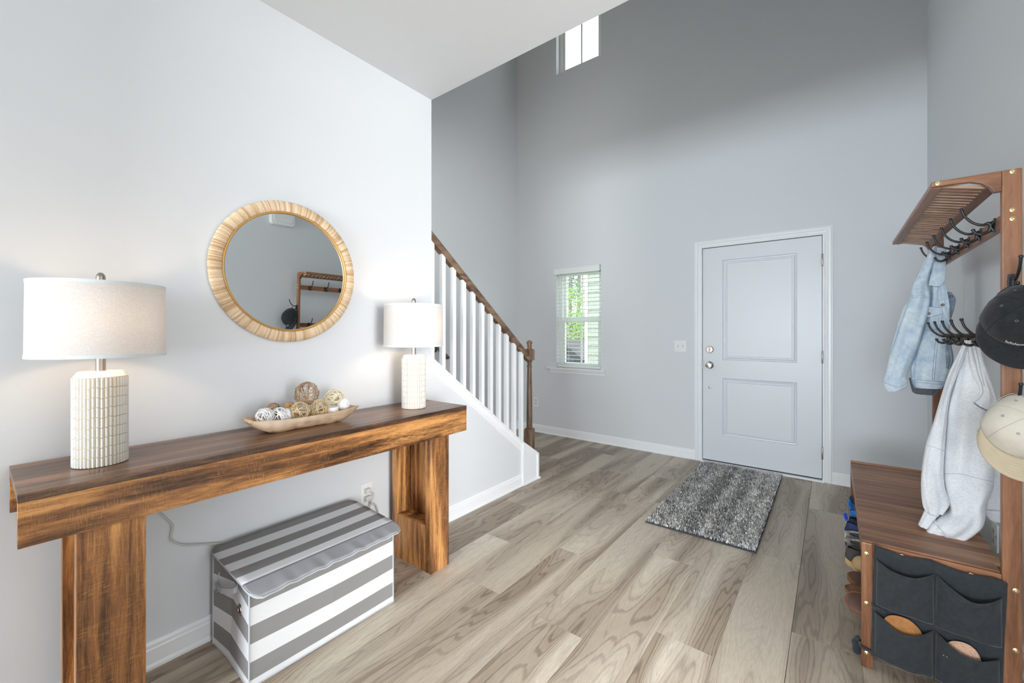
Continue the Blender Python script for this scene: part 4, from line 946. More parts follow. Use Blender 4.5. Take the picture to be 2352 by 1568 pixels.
for k in range(6): hook_mb(0.436, 2.115 + 0.160 * k, 1.205, (-1, 0, 0)).build('coat_hook', M_black, tree, smooth=50)
for z in (1.388, 1.005): hook_mb(0.448, TY0, z, (0, -1, 0)).build('side_hook', M_black, tree, smooth=50)

# ---------------------------------------------------------------- shoes on the shelf, heels or toes past the bench edge
def shoe(label, y, mats, kind, x0=0.045, z=0.1505, rot=0.0, seed=0):
    """toe/heel end at x0, shoe runs back toward the wall (+X)"""
    L, Wd = 0.27, 0.047
    t = thing({'sneaker': 'sneaker', 'slipper': 'fur_slipper', 'sandal': 'sandal', 'flop': 'flip_flop', 'clog': 'clog', 'boot': 'shoe'}[kind], label, 'shoe', (x0, y, z), 'shoes under the bench')
    def outline(s, k=1.0):                                     # s 0..1 along length from heel; half width
        return k * (0.034 + 0.012 * math.sin(math.pi * min(1, s * 1.15)) ** 1.0) * min(1, (s / 0.09) ** 0.5 if s < 0.09 else 1) * (min(1, ((1 - s) / 0.14) ** 0.5) if s > 0.86 else 1)
    N = 26
    ss = [0.002] + [k / N for k in range(1, N)] + [0.998]
    def P(s, yy, zz): return Vector((x0 + s * L, y + yy, z + zz))
    th = {'sneaker': 0.030, 'slipper': 0.022, 'sandal': 0.024, 'flop': 0.016, 'clog': 0.028, 'boot': 0.026}[kind]
    mb = MB(); sole_r = []
    for s_ in ss:
        w_ = outline(s_); lift = 0.010 * max(0, (s_ - 0.75) / 0.25) ** 2 + (0.006 * max(0, (0.12 - s_) / 0.12) ** 2)
        sole_r.append([P(s_, -w_, lift), P(s_, w_, lift), P(s_, w_ * 1.03, lift + th * 0.5), P(s_, w_, lift + th), P(s_, -w_, lift + th), P(s_, -w_ * 1.03, lift + th * 0.5)])
    mb.rings(sole_r); sole = mb.build('sole', mats[0], t, smooth=50)
    if kind in ('sneaker', 'slipper', 'clog', 'boot'):
        open_ = {'sneaker': (0.03, 0.40), 'slipper': (0.06, 0.42), 'clog': (-1, -1), 'boot': (0.04, 0.42)}[kind]
        top = {'sneaker': 0.085, 'slipper': 0.060, 'clog': 0.062, 'boot': 0.075}[kind]
        mb = MB(); rs = []
        NA = 14
        for s_ in ss:
            w_ = outline(s_) * 0.96
            if kind == 'clog': hgt = 0.062 * math.sin(math.pi * min(1, s_ * 0.9 + 0.12)) ** 0.6
            else: hgt = top * (1 - 0.15 * math.sin(s_ * 6)) if s_ < 0.42 else top * (1 - ((s_ - 0.42) / 0.58) ** 1.5 * 0.62)
            hgt *= min(1, (s_ / 0.05) ** 0.35 if s_ < 0.05 else 1) * (min(1, ((1 - s_) / 0.1) ** 0.5) if s_ > 0.9 else 1)
            row = []
            for a in range(NA + 1):
                ph = math.pi * a / NA; cx = math.cos(ph); sz = math.sin(ph) ** 0.75
                yy, zz = -cx * w_ * (1 - 0.28 * sz * (1 if s_ > 0.2 else 0.8)), th * 0.9 + hgt * sz
                if open_[0] < s_ < open_[1] and sz > 0.86: zz = th * 0.9 + hgt * 0.86 - (sz - 0.86) * 0.32
                row.append(P(s_, yy, zz))
            rs.append(row)
        vs = [p for r_ in rs for p in r_]; mb.add(vs, [(i * (NA + 1) + j, i * (NA + 1) + j + 1, (i + 1) * (NA + 1) + j + 1, (i + 1) * (NA + 1) + j) for i in range(len(rs) - 1) for j in range(NA)])
        up_ = solidify(mb.build('upper', mats[1], t, smooth=60), 0.003)
        if kind == 'sneaker':
            mb = MB(); mb.tube(smooth_path([P(0.03, -0.006, 0.095), P(-0.005, 0, 0.118), P(0.012, 0.004, 0.128), P(0.045, 0.006, 0.100)], 5), 0.0045, 6); mb.build('pull_tab', mats[2], t, smooth=50)
            for k in range(5):
                s_ = 0.46 + 0.05 * k; zz = th * 0.9 + top * (1 - ((s_ - 0.42) / 0.58) ** 1.5 * 0.62) + 0.004
                mb = MB(); mb.tube([P(s_, -0.018, zz - 0.006), P(s_ + 0.012, 0, zz + 0.002), P(s_, 0.018, zz - 0.006)], 0.0022, 5); mb.build('lace', mats[0], up_)
        if kind == 'slipper':
            mb = MB(); rf = random.Random(seed)
            for q in range(4200):
                a = rf.uniform(0, 6.283); s_ = 0.20 + 0.17 * math.cos(a) * rf.uniform(0.8, 1.15); yy = 0.033 * math.sin(a) * rf.uniform(0.85, 1.2)
                p = P(s_, yy, th + top * 0.72); d = Vector((math.cos(a) * rf.uniform(-0.2, 1), math.sin(a), rf.uniform(0.1, 1))).normalized() * rf.uniform(0.005, 0.010); b = d.orthogonal().normalized() * 0.0016
                mb.add([p - b, p + b, p + d], [(0, 1, 2)])
            tag(mb.build('fur_trim', mats[2], up_), 'white fluffy fur trim', kind='stuff')
    else:
        mb = MB(); fb = []
        for s_ in ss: 
            w_ = outline(s_) * 0.9; lift = 0.010 * max(0, (s_ - 0.75) / 0.25) ** 2
            fb.append([P(s_, -w_, lift + th), P(s_, w_, lift + th), P(s_, w_ * 0.9, lift + th + 0.003), P(s_, -w_ * 0.9, lift + th + 0.003)])
        mb.rings(fb); mb.build('footbed', mats[1], t, smooth=50)
        if kind == 'sandal':
            for s_ in (0.50, 0.72):
                mb = MB(); rs = []
                for k in range(9):
                    a = math.pi * k / 8; rs.append([P(s_ - 0.06, -math.cos(a) * 0.046, th * 0.6 + math.sin(a) * 0.042), P(s_ + 0.06, -math.cos(a) * 0.046, th * 0.6 + math.sin(a) * 0.040), P(s_ + 0.06, -math.cos(a) * 0.049, th * 0.6 + math.sin(a) * 0.044), P(s_ - 0.06, -math.cos(a) * 0.049, th * 0.6 + math.sin(a) * 0.045)])
                mb.rings(rs); mb.build('strap', mats[2], t, smooth=50)
        else:
            for sg in (-1, 1):
                mb = MB(); mb.tube(smooth_path([P(0.76, 0, th), P(0.72, sg * 0.012, th + 0.026), P(0.60, sg * 0.034, th + 0.030), P(0.46, sg * 0.043, th * 0.6)], 5), 0.0055, 6); mb.build('strap', mats[2], t, smooth=50)
    if rot:
        t.rotation_euler = rot if isinstance(rot, tuple) else (0, 0, rot)
    return t
c_ = lambda n, col, r=0.6, g=0.15: plain(n, col, r, grain=g, gscale=300)
M_sw = c_('sole_white', lin(226, 228, 230)); M_sb = c_('sole_black', lin(34, 34, 36)); M_tan = c_('tan_sole', lin(206, 172, 120)); M_leather = c_('brown_leather', lin(128, 84, 58)); M_foot = c_('dark_footbed', lin(88, 62, 50))
M_navy = c_('navy_mesh', lin(38, 52, 96), 0.7); M_blue = c_('bright_blue', lin(22, 120, 210), 0.5); M_teal = c_('deep_blue', lin(30, 82, 120), 0.6); M_felt = c_('dark_felt', lin(70, 68, 66), 0.9, 0.4); M_fur = c_('white_fur', lin(216, 210, 202), 0.9); M_suede = c_('tan_suede', lin(176, 150, 108), 0.9); M_rblue = c_('royal_blue', lin(30, 80, 210), 0.5); M_lime = c_('lime', lin(120, 220, 60)); M_rose = c_('dusty_rose', lin(190, 160, 150)); M_grey = c_('grey_suede', lin(120, 118, 116), 0.9)
shoe('brown flip flop nearest the near leg of the bench', 2.085, (M_leather, M_foot, M_leather), 'flop', 0.037, 0.181, (R(38), 0, 0))
shoe('brown flip flop second from the near leg of the bench', 2.215, (M_leather, M_leather, M_leather), 'flop', 0.040, 0.155, (R(4), 0, 0))
shoe('brown leather sandal with dark footbed under the bench', 2.306, (M_leather, M_foot, M_leather), 'sandal', 0.050, 0.162, (R(12), 0, 0))
shoe('tan suede clog with striped sole under the bench', 2.412, (M_tan, M_suede, M_suede), 'clog', 0.066, 0.176, (R(30), 0, 0))
shoe('dark felt shoe with a tan sole under the bench', 2.490, (M_tan, M_felt, M_felt), 'boot', 0.046, 0.152, 0)
shoe('fur-lined slipper nearer the dark felt shoe', 2.590, (M_sb, M_grey, M_fur), 'slipper', 0.050, 0.152, 0, 5)
shoe('fur-lined slipper nearer the navy sneaker', 2.690, (M_sb, M_grey, M_fur), 'slipper', 0.050, 0.152, 0, 6)
shoe('navy sneaker with white sole and royal blue pull tab', 2.790, (M_sw, M_navy, M_rblue), 'sneaker', 0.050, 0.152, 0)
shoe('black shoe behind the navy sneaker', 2.893, (M_sb, M_sb, M_sb), 'boot', 0.064, 0.152, 0)
shoe('bright blue sneaker far along the shoe shelf', 2.994, (M_sw, M_blue, M_blue), 'sneaker', 0.072, 0.152, 0)
shoe('deep blue sneaker at the far end of the shoe shelf', 3.098, (M_sw, M_teal, M_teal), 'sneaker', 0.080, 0.152, 0)
# ---------------------------------------------------------------- black pocket organiser hung on the bench end
def cloth(name, col, scale=500, amp=0.25, rough=0.9, bump=0.25, stretch=(1, 1, 1)):
    t = NT(name); n = t.noise(t.coord('Object', stretch), scale, 3, 0.7); n2 = t.noise(t.coord('Object', stretch), scale / 12, 3, 0.6)
    k = t.math('ADD', t.math('MULTIPLY', n, 0.6), t.math('MULTIPLY', n2, 0.4))
    lo = tuple(c * (1 - amp) for c in col[:3]) + (1,); hi = tuple(min(1, c * (1 + amp)) for c in col[:3]) + (1,)
    t.base(t.ramp(k, [(0.3, lo), (0.7, hi)]), rough, 0, 0.2); t.b.inputs['Sheen Weight'].default_value = 0.15
    t.bump(n, bump, 0.0008); return t.m
M_org = cloth('black_felt_fabric', lin(52, 56, 60), 900, 0.35)
org = thing('pocket_organizer', 'black fabric pocket organiser hanging on the near end of the bench', 'organizer', (0.275, 1.975, 0.25))
OY = 1.9935
def back_pt(u, v):
    xl, xr = 0.119 - 0.008 * (1 - v), 0.436 - 0.012 * (1 - v)
    x = xl + (xr - xl) * u; zt_ = 0.464 - 0.018 * u - 0.010 * abs(math.sin(u * 2.2 * math.pi)) ; z = 0.058 + (zt_ - 0.058) * v
    return (x, OY - 0.004 - 0.006 * math.exp(-((u - 0.24) / 0.05) ** 2) * max(0, v - 0.55) - 0.008 * math.exp(-((u - 0.77) / 0.06) ** 2) * max(0, v - 0.5) - 0.003 * math.sin(u * 9) * math.sin(v * 8) - 0.008 * math.exp(-((v - 0.97) / 0.06) ** 2) * 0 , z)
mb = MB(); mb.grid(back_pt, 24, 24); solidify(mb.build('back_panel', M_org, org, smooth=60), 0.003)
def pocket(x0, x1, zb0, zb1, zt0, zt1, sag, bulge, seed):
    def f(u, v):
        x = x0 + (x1 - x0) * u
        zb = zb0 + (zb1 - zb0) * u; zt_ = zt0 + (zt1 - zt0) * u - sag * math.sin(math.pi * u) ** 1.2
        z = zb + (zt_ - zb) * v
        b = math.sin(math.pi * u) ** 0.6 * (0.45 + 0.55 * v)
        b2 = b * bulge + 0.006 * math.sin(u * 5.5 + v * 6 + seed * 1.7) * math.sin(math.pi * u) + 0.0035 * math.sin(u * 13 - v * 9 + seed * 2) * math.sin(math.pi * u)
        return (x, OY - 0.009 - max(0, b2) * (1 if v > 0.03 else 0.6), z)
    mb = MB(); mb.grid(f, 30, 22); o = solidify(mb.build('pocket', M_org, org, smooth=60), 0.0025)
    mb = MB(); mb.tube([Vector(f(k / 30, 1)) + Vector((0, -0.0005, 0)) for k in range(31)], 0.0022, 6); mb.build('pocket_binding', M_org, o, smooth=60)
    return f
pocket(0.124, 0.272, 0.250, 0.240, 0.414, 0.412, 0.022, 0.040, 1)
pocket(0.276, 0.425, 0.236, 0.232, 0.412, 0.392, 0.034, 0.040, 2)
pocket(0.120, 0.270, 0.062, 0.058, 0.226, 0.222, 0.026, 0.042, 3)
pocket(0.274, 0.420, 0.058, 0.060, 0.222, 0.196, 0.022, 0.042, 4)
for (x, z) in ((0.192, 0.447), (0.357, 0.440)):
    mb = MB(); mb.lathe([(0.0036, 0), (0.004, -0.0015), (0.0058, -0.0015), (0.0062, 0.001)], (x, OY - 0.009, z), 20, 1, caps=False); mb.build('eyelet', M_chrome, org, smooth=50)
mb = MB(); mb.tube(smooth_path([(0.116, OY - 0.006, 0.245), (0.119, OY - 0.016, 0.243), (0.135, OY - 0.018, 0.240), (0.146, OY - 0.010, 0.238)], 4), [0.006] * 5 + [0.008] * 8, 6); mb.build('side_tie', M_org, org, smooth=60)
mb = MB(); pth = smooth_path([(0.122, OY - 0.010, 0.068), (0.105, OY - 0.004, 0.072), (0.082, OY - 0.003, 0.078), (0.0775, OY + 0.010, 0.080), (0.0775, 2.024, 0.080), (0.095, 2.030, 0.075)], 5)
mb.rings([[p + Vector((0, -0.0015, 0.005)), p + Vector((0, 0.0015, 0.005)), p + Vector((0, 0.0015, -0.005)), p + Vector((0, -0.0015, -0.005))] for p in pth]); mb.build('leg_strap', M_org, org)
mb = MB(); mb.tube(smooth_path([(0.076, 2.020, 0.092), (0.068, 2.034, 0.070), (0.072, 2.045, 0.035), (0.074, 2.05, 0.020)], 5), [0.006] * 6 + [0.012] * 5 + [0.014] * 5, 8); mb.build('strap_tail', M_org, org, smooth=60)

def beanie(label, cx, cz, w, h_, m, y, ribs, tilt_):
    mb = MB(); N = 64
    def f(u, v):
        a = 2 * math.pi * u; r = math.cos(v * math.pi / 2) ** 0.7
        rib = 1 + 0.07 * math.cos(a * ribs)
        x = math.cos(a) * w * r * rib; yy = math.sin(a) * 0.011 * r * rib; z = h_ * math.sin(v * math.pi / 2) + 0.006 * math.sin(a * 2 + 1) * v
        return (cx + x + z * tilt_, y + yy, cz + z)
    mb.grid(f, ribs * 6, 14); o = mb.build('knit_beanie', m, None, smooth=70, merge=True)
    return tag(o, label, 'beanie')
M_kb = cloth('brown_knit', lin(176, 122, 74), 260, 0.35, 0.95, 0.6, (1, 1, 3)); M_kp = cloth('pink_tan_knit', lin(196, 158, 134), 200, 0.35, 0.95, 0.8)
beanie('brown ribbed knit beanie in the lower pocket by the front leg', 0.196, 0.168, 0.052, 0.066, M_kb, OY - 0.021, 22, -0.12)
beanie('pinkish tan knit beanie in the lower pocket by the rear post', 0.333, 0.156, 0.042, 0.056, M_kp, OY - 0.021, 18, 0.05)

# ---------------------------------------------------------------- caps
def make_cap(name, label, m_crown, m_brim, m_strap, m_eye, m_thread, loc, text, tiltx, Rx=0.081, Ry=0.096, Hc=0.112, brim=0.070, rz=0.0):
    t = bpy.data.objects.new(name, None); COL.objects.link(t); tag(t, label, 'cap')
    def cr(phi, v, off=0.0):
        """phi angle from +Y (front); v 0 base..1 top"""
        q = v * math.pi / 2; r = math.cos(q) ** 0.86; nar = 1 - 0.30 * max(0.0, -math.cos(phi)) ** 1.0; h = Hc * math.sin(q) ** 0.95 - 0.004 * (1 - v) ** 3
        pan = 0.0022 * abs(math.cos(phi * 3)) * math.sin(q * 2)
        dent = 0.004 * noise.noise((math.sin(phi) * 3.1, math.cos(phi) * 3.1, v * 3 + Rx * 50)) * math.sin(math.pi * min(1, v * 1.2))
        rr = 1 + (pan + dent + off) / 0.09
        return Vector((math.sin(phi) * Rx * r * rr * nar, math.cos(phi) * Ry * r * rr, h + (off if v > 0.5 else 0)))
    mb = MB(); NU, NV = 72, 22
    def back_open(phi): d = abs(abs(phi) - math.pi); return 0.30 * max(0, 1 - (d / 0.62) ** 2) ** 0.5 if d < 0.62 else 0
    def cf(u, v):
        phi = -math.pi + 2 * math.pi * u; v0 = back_open(phi); return cr(phi, v0 + (0.992 - v0) * v)
    mb.grid(cf, NU, NV); solidify(mb.build('crown', m_crown, t, smooth=60, merge=True), 0.0022, -1)
    mb = MB(); 
    def bf(u, v):
        phi = R(-84) + R(168) * u; c = math.cos(phi * 90 / 85)
        p = cr(phi, 0.0) * 0.985; ext = brim * max(0, c) ** 0.60
        d = Vector((math.sin(phi) * 0.34, math.cos(phi * 0.5), 0)).normalized()
        q = p + d * ext * v; q.z = -0.004 - 0.9 * (q.x ** 2) * v * 2.2 - 0.008 * v
        return q
    mb.grid(bf, 36, 10); b = solidify(mb.build('brim', m_brim, t, smooth=60), 0.0035, 0)
    for k in range(5):
        v = 0.30 + 0.13 * k; mb = MB(); mb.tube([bf(0.04 + 0.92 * i / 40, v) + Vector((0, 0, 0.0020)) for i in range(41)], 0.0007, 4); mb.build('brim_stitch', m_brim, b)
    for k in range(6):
        phi = math.pi / 3 * k; mb = MB(); v0 = back_open(phi if phi <= math.pi else phi - 2 * math.pi)
        mb.tube([cr(phi, v0 + (0.985 - v0) * i / 20, 0.0003) for i in range(21)], 0.0007, 5); mb.build('panel_seam', m_thread, t)
        ph = phi + math.pi / 6; p = cr(ph, 0.62, 0.0012); nn = (cr(ph, 0.62, 0.01) - p).normalized()
        if True:
            a = nn.orthogonal().normalized(); c = nn.cross(a)
            mb = MB(); mb.tube([p + (a * math.cos(w) + c * math.sin(w)) * 0.0028 for w in [6.283 * i / 12 for i in range(12)]], 0.0010, 5, closed=True); mb.build('eyelet', m_eye, t)
    mb = MB(); mb.lathe([(0.0085, Hc - 0.002), (0.0085, Hc + 0.002), (0.006, Hc + 0.005), (0, Hc + 0.006)], (0, 0, 0), 18); mb.build('top_button', m_crown, t, smooth=60)
    # adjuster strap across the back opening
    mb = MB(); pth = [cr(math.pi - 0.66 + 1.32 * k / 16, 0.02 + 0.0 * k, 0.001) + Vector((0, -0.006 * math.sin(math.pi * k / 16), 0.006)) for k in range(17)]
    mb.rings([[p + Vector((0, 0.0012, 0.007)), p + Vector((0, -0.0012, 0.007)), p + Vector((0, -0.0012, -0.007)), p + Vector((0, 0.0012, -0.007))] for p in pth]); mb.build('strap', m_strap, t, smooth=40)
    if text:
        cu = bpy.data.curves.new('cap_text', 'FONT'); cu.body = text[0]; cu.size = text[1]; cu.align_x = 'CENTER'; cu.offset = text[1] * 0.022; cu.space_character = 1.06
        to = bpy.data.objects.new('tmp', cu); COL.objects.link(to); me = bpy.data.meshes.new_from_object(to); bpy.data.objects.remove(to)
        for vtx in me.vertices:
            phi = -vtx.co.x / Ry + text[5]; zz = text[2] + vtx.co.y; q = math.asin(min(1, (zz / Hc) ** (1 / 0.95))); p = cr(phi * text[3], q / (math.pi / 2), 0.0018)
            vtx.co = p
        me.materials.append(text[4]); to = bpy.data.objects.new('stitched_text', me); COL.objects.link(to); to.parent = t
    # local up -> out from the post, local front -> down
    M = Matrix(((-1, 0, 0), (0, 0, -1), (0, -1, 0)))
    t.rotation_euler = (Matrix.Rotation(rz, 3, 'Z') @ Matrix.Rotation(tiltx, 3, 'X') @ M).to_euler(); t.location = loc
    return t
M_capb = cloth('black_cap_wool', lin(40, 43, 46), 700, 0.5); M_capbt = plain('black_thread', lin(26, 27, 29), 0.9); M_eyeb = plain('grey_eyelet', lin(96, 100, 104), 0.6)
M_capw = cloth('cream_cap_cotton', lin(214, 208, 194), 500, 0.08); M_capwb = cloth('tan_brim_cotton', lin(196, 182, 156), 500, 0.08); M_thread_t = plain('tan_thread', lin(196, 182, 160), 0.8)
M_wtext = plain('white_stitching', (0.82, 0.82, 0.82, 1), 0.7)
make_cap('baseball_cap', 'black wool baseball cap on the upper side hook, white lettering on front', M_capb, M_capb, M_capb, M_eyeb, M_capbt, (0.450, 1.952, 1.274), ('lululemon', 0.0142, 0.012, 1.0, M_wtext, 0.16), R(-25), Hc=0.095)
make_cap('baseball_cap', 'cream baseball cap with tan brim on the lower side hook', M_capw, M_capwb, M_capw, plain('cream_eyelet', lin(160, 154, 142), 0.6), M_thread_t, (0.452, 1.952, 0.940), ('lululemon', 0.0130, 0.006, 1.0, M_wtext, 0.0), R(-28), Hc=0.100)

# ---------------------------------------------------------------- garments: each piece is a closed cloth volume around a pair of edges
FW = Vector((-math.sin(YAW), math.cos(YAW), 0)); RT = Vector((math.cos(YAW), math.sin(YAW), 0))
class Garment:
    def __init__(s, ax, ay, ox, oy, sc):
        s.A = Vector((ax, ay, 0)); s.n = -s.A.normalized(); s.ox, s.oy, s.sc = ox, oy, sc; s.parts = []
    def at(s, x, y, off=0.0):
        """sketch coordinates to a point on the hanging plane, moved out from the wall by off"""
        u, v = x / s.sc + s.ox, y / s.sc + s.oy
        d = FW + RT * ((u - 1176) / 956) + Vector((0, 0, (764 - v) / 956))
        q = s.A + s.n * off; t_ = q.dot(s.n) / d.dot(s.n)
        return Vector((0, 0, CAMZ)) + d * t_
    def loft(s, name, m, par, sts, dep, off=0.0, amp=0.004, fold=5, seed=0, sub=6, nseg=36, sq=0.8):
        """sts: (xl, yl, xr, yr[, off[, depth]])"""
        Ls, Rs, Ds = [], [], []
        for st_ in sts:
            o = off + (st_[4] if len(st_) > 4 else 0); Ls.append(s.at(st_[0], st_[1], o)); Rs.append(s.at(st_[2], st_[3], o)); Ds.append(Vector((dep * (st_[5] if len(st_) > 5 else 1), 0, 0)))
        L, Rr, D = smooth_path(Ls, sub), smooth_path(Rs, sub), smooth_path(Ds, sub)
        rings = []
        for i, (a, b, dd) in enumerate(zip(L, Rr, D)):
            c = (a + b) / 2; h = (b - a) / 2; row = []
            for k in range(nseg):
                th = 2 * math.pi * k / nseg; cx = math.copysign(abs(math.cos(th)) ** sq, math.cos(th)); sx = math.copysign(abs(math.sin(th)) ** sq, math.sin(th))
                p = c + h * cx + s.n * (dd.x * sx)
                f = math.sin(th) * 1.0
                w = (math.sin(cx * fold + i * 0.16 + seed) * 0.6 + math.sin(cx * fold * 1.9 - i * 0.09 + seed * 2.3) * 0.4) * amp * (1 if sx > 0 else -1)
                w += amp * 1.3 * noise.noise((p.x * 16 + seed, p.y * 16, p.z * 9)) * (1 if sx > 0 else -1)
                row.append(p + s.n * w * min(1, abs(sx) * 1.5))
            rings.append(row)
        mb = MB(); mb.rings(rings); o = mb.build(name, m, par, smooth=80); s.parts.append(o); return o
    def ready(s):
        s.bvh = []
        for o in s.parts:
            w = wl(o); s.bvh.append(BVHTree.FromPolygons([v.co + w for v in o.data.vertices], [tuple(p.vertices) for p in o.data.polygons]))
    def drape(s, pts, lift=0.001, n=8):
        out = []
        fine = smooth_path([(x, y, 0) for x, y in pts], n)
        for q in fine:
            tgt = s.at(q.x, q.y); o = Vector((0, 0, CAMZ)); d = (tgt - o).normalized(); best = None
            for b in s.bvh:
                h = b.ray_cast(o, d)
                if h[0] is not None and (best is None or h[3] < best): best = h[3]
            if best is not None: out.append(o + d * (best - lift))
        return out
    def seam(s, name, m, par, pts, r=0.0008):
        P = s.drape(pts)
        if len(P) > 2:
            mb = MB(); mb.tube(P, r, 5); mb.build(name, m, par)

def denim_mat(name, c0, c1, c2):
    t = NT(name); v = t.coord()
    big = t.noise(v, 9, 4, 0.6, 0.6); fine = t.noise(t.coord('Object', (1, 1, 0.5)), 420, 3, 0.7); med = t.noise(v, 55, 3, 0.6)
    c = t.ramp(t.math('ADD', t.math('MULTIPLY', big, 0.6), t.math('MULTIPLY', med, 0.4)), [(0.32, c0), (0.5, c1), (0.66, c2)])
    c = t.mix(t.math('MULTIPLY', t.ramp(fine, [(0.4, (0, 0, 0)), (0.75, (1, 1, 1))]), 0.35), c, lin(222, 228, 232))
    t.base(c, 0.85, 0, 0.2); t.bump(t.math('ADD', fine, med), 0.25, 0.001); return t.m
M_den = denim_mat('light_denim', lin(160, 186, 208), lin(196, 212, 224), lin(222, 232, 238))
M_den2 = denim_mat('darker_denim', lin(104, 122, 138), lin(128, 146, 160), lin(150, 166, 178))  # darker denim for the inside-out front and the lower placket
M_stitch = plain('blue_seam', lin(134, 160, 186), 0.9)
M_jbutton = plain('dull_metal_button', lin(120, 112, 104), 0.5, 0.8)
M_dlin = cloth('denim_lining', lin(98, 104, 110), 300, 0.2)
J = Garment(0.36, 2.93, 2010, 540, 4.126)
jk = thing('denim_jacket', 'light blue denim jacket hanging by its collar from the far upper hook', 'jacket', (0.36, 2.93, 1.65))
J.loft('jacket_body', M_den, jk, [(560, 128, 660, 140), (528, 300, 662, 300), (522, 480, 655, 470), (515, 640, 692, 640), (488, 770, 706, 800), (440, 960, 716, 960), (388, 1120, 730, 1130), (336, 1250, 700, 1280), (345, 1370, 662, 1390), (372, 1435, 632, 1450)], 0.040, 0.0, 0.008, 5, 1)
J.loft('hem_lining', M_dlin, jk, [(318, 1350, 610, 1400), (335, 1420, 606, 1450), (352, 1480, 582, 1508), (380, 1500, 560, 1515)], 0.030, -0.02, 0.006, 9, 2)
J.loft('hem_band', M_den, jk, [(340, 1362, 664, 1384), (350, 1400, 656, 1420), (370, 1440, 634, 1452)], 0.047, 0.0, 0.002, 4, 1)
J.loft('back_facing', M_den2, jk, [(686, 536, 722, 540), (692, 590, 764, 600), (694, 680, 752, 690), (700, 780, 722, 790), (704, 860, 716, 862)], 0.010, -0.045, 0.003, 3, 3)
J.loft('sleeve', M_den, jk, [(550, 112, 586, 114), (470, 238, 576, 240), (402, 380, 518, 390), (342, 500, 506, 480), (332, 585, 524, 580), (266, 690, 512, 690), (206, 860, 470, 860), (150, 1080, 416, 1040), (108, 1260, 336, 1240), (78, 1360, 300, 1345)], 0.040, 0.045, 0.009, 4.5, 4)
J.loft('sleeve_cuff', M_den, jk, [(72, 1352, 298, 1338), (70, 1388, 312, 1384), (86, 1440, 314, 1408), (112, 1478, 296, 1440), (140, 1484, 262, 1462)], 0.043, 0.047, 0.004, 5, 5)
J.loft('collar', M_den, jk, [(584, 116, 672, 132), (560, 220, 672, 240), (535, 340, 666, 350), (512, 440, 660, 430), (502, 474, 610, 492)], 0.012, 0.060, 0.003, 3, 6, sq=0.6)
J.loft('button_placket', M_den, jk, [(604, 486, 662, 450), (592, 560, 690, 560), (602, 640, 706, 660), (628, 720, 708, 720), (664, 810, 712, 800), (690, 860, 716, 860)], 0.010, 0.050, 0.005, 6, 7)
J.loft('button_placket', M_den2, jk, [(668, 1000, 714, 1020), (668, 1090, 734, 1090), (672, 1180, 744, 1190), (676, 1260, 704, 1270)], 0.010, 0.030, 0.004, 8, 8)
J.loft('chest_flap', M_den, jk, [(502, 676, 640, 690), (496, 730, 640, 738), (488, 776, 560, 768)], 0.006, 0.044, 0.001, 2, 9, sq=0.5)
J.ready()
for pts in ([(336, 580), (430, 572), (524, 586)], [(336, 596), (430, 588), (520, 600)], [(326, 612), (285, 730), (240, 850), (200, 970), (160, 1100)], [(316, 640), (270, 770), (225, 900), (180, 1040), (150, 1130)], [(604, 775), (582, 930), (562, 1100), (540, 1370)], [(634, 775), (606, 930), (584, 1100), (560, 1380)],
            [(462, 892), (512, 906), (606, 880)], [(576, 130), (546, 230), (526, 340), (508, 460)], [(506, 480), (560, 486), (606, 484)], [(350, 1372), (450, 1372), (560, 1384), (650, 1392)], [(352, 1392), (450, 1396), (560, 1408), (645, 1414)], [(408, 1080), (388, 1200), (372, 1360)], [(394, 1080), (376, 1200), (360, 1350)], [(512, 672), (570, 680), (622, 684)], [(90, 1396), (180, 1430), (240, 1434), (306, 1396)], [(490, 776), (560, 768), (640, 742)]):
    J.seam('stitched_seam', M_stitch, jk, pts)
for q in ((508, 743), (722, 578), (640, 660)):
    P = J.drape([(q[0] - 1, q[1]), (q[0], q[1]), (q[0] + 1, q[1])], 0.002)
    if P:
        c = P[len(P) // 2]; mb = MB(); a, b = Vector((0, 0, 1)), J.n.cross(Vector((0, 0, 1)))
        mb.rings([[c + (a * math.cos(w) + b * math.sin(w)) * r + J.n * h for w in [6.283 * k / 16 for k in range(16)]] for r, h in ((0.0066, -0.002), (0.0070, 0.0015), (0.0052, 0.0028), (0.003, 0.002))]); mb.build('jacket_button', M_jbutton, jk, smooth=50)

def heather():
    t = NT('heather_grey_fleece'); f = t.noise(t.coord('Object', (1, 1, 4.5)), 110, 4, 0.75); g = t.noise(t.coord(), 500, 2); b = t.noise(t.coord(), 12, 2)
    t.base(t.ramp(t.math('ADD', t.math('MULTIPLY', f, 0.75), t.math('MULTIPLY', b, 0.25)), [(0.34, lin(204, 208, 212)), (0.5, lin(230, 233, 236)), (0.66, lin(244, 246, 248))]), 0.95, 0, 0.15)
    t.b.inputs['Sheen Weight'].default_value = 0.2; t.bump(t.math('ADD', f, g), 0.2, 0.0008); return t.m
M_fl = heather(); M_flseam = plain('grey_seam', lin(176, 182, 188), 0.9); M_zip = plain('zip_tape', lin(112, 124, 140), 0.6)
G = Garment(0.395, 2.42, 2100, 740, 3.016)
sh = thing('sweatshirt', 'heather grey sweatshirt hanging from the lower hook rail onto the bench', 'sweatshirt', (0.40, 2.42, 1.20))
dn = lambda y: 0.0 if y < 700 else 0.19 * ((y - 700) / 830.0) ** 1.5
def sts(lst, extra=0.0): return [(a, b, c, d, dn((b + d) / 2) + extra) + tuple(r) for a, b, c, d, *r in lst]
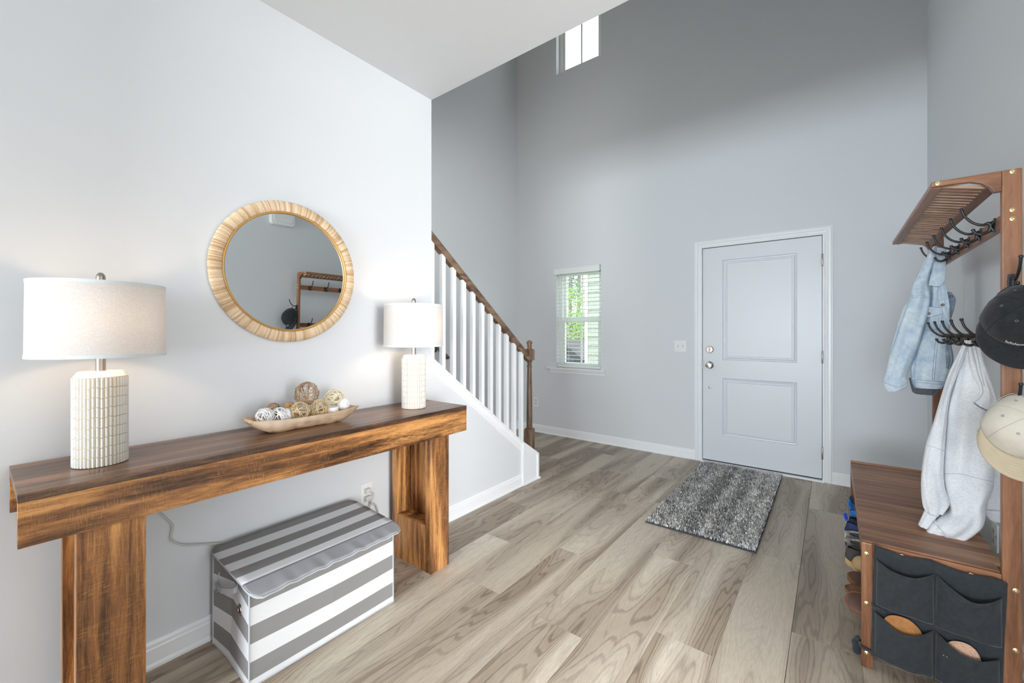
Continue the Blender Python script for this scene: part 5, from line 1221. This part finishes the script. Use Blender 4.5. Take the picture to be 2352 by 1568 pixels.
G.loft('sweatshirt_body', M_fl, sh, sts([(345, 124, 440, 122), (335, 230, 486, 230), (292, 380, 524, 390), (242, 560, 572, 560), (226, 700, 580, 720), (213, 860, 570, 900), (203, 1040, 548, 1060), (218, 1170, 550, 1150), (244, 1262, 498, 1262), (238, 1310, 497, 1320), (196, 1332, 470, 1420), (150, 1372, 360, 1502), (136, 1392, 270, 1506)]), 0.050, 0.0, 0.012, 4.5, 11)
G.loft('sleeve_cuff', M_fl, sh, sts([(142, 1366, 262, 1500), (112, 1400, 226, 1508), (80, 1440, 205, 1522), (58, 1466, 186, 1528)]), 0.034, 0.004, 0.004, 6, 12)
G.loft('sleeve', M_fl, sh, sts([(343, 138, 380, 138), (292, 240, 346, 240), (232, 370, 292, 380), (182, 520, 250, 500), (132, 690, 226, 690), (84, 830, 213, 870), (54, 1000, 204, 1030), (46, 1130, 214, 1150), (56, 1252, 246, 1252), (80, 1308, 206, 1322)]), 0.036, 0.030, 0.009, 5, 13)
G.loft('sleeve_cuff', M_fl, sh, sts([(78, 1290, 180, 1330), (64, 1316, 150, 1356), (44, 1360, 120, 1394), (28, 1394, 96, 1424)]), 0.026, 0.026, 0.003, 6, 14)
G.loft('hem_side', M_fl, sh, [(540, 960, 650, 980), (530, 1060, 652, 1080), (508, 1190, 650, 1200), (492, 1290, 642, 1302)], 0.020, -0.055, 0.004, 4, 15)
G.loft('ribbed_hem', M_fl, sh, [(490, 1292, 644, 1304), (494, 1330, 642, 1346), (520, 1362, 637, 1388)], 0.018, -0.055, 0.002, 20, 16)
G.loft('collar', M_fl, sh, [(362, 126, 470, 140), (376, 250, 482, 245), (404, 360, 524, 370), (452, 466, 558, 480), (432, 528, 580, 545), (414, 560, 560, 606), (440, 590, 520, 618)], 0.018, 0.058, 0.005, 5, 17)
G.ready()
for pts in ([(74, 845), (140, 866), (210, 892)], [(204, 1050), (320, 1050), (420, 1076), (540, 1102)], [(390, 150), (420, 260), (440, 350), (470, 440), (470, 500), (416, 556)], [(416, 140), (444, 260), (462, 350), (486, 440)], [(70, 1300), (110, 1330), (160, 1346)], [(128, 1382), (190, 1440), (230, 1498)], [(494, 1296), (570, 1300), (640, 1306)]):
    G.seam('seam', M_flseam, sh, pts, 0.0009)
G.seam('zip_tape', M_zip, sh, [(414, 558), (450, 584), (490, 604), (522, 616)], 0.0022)
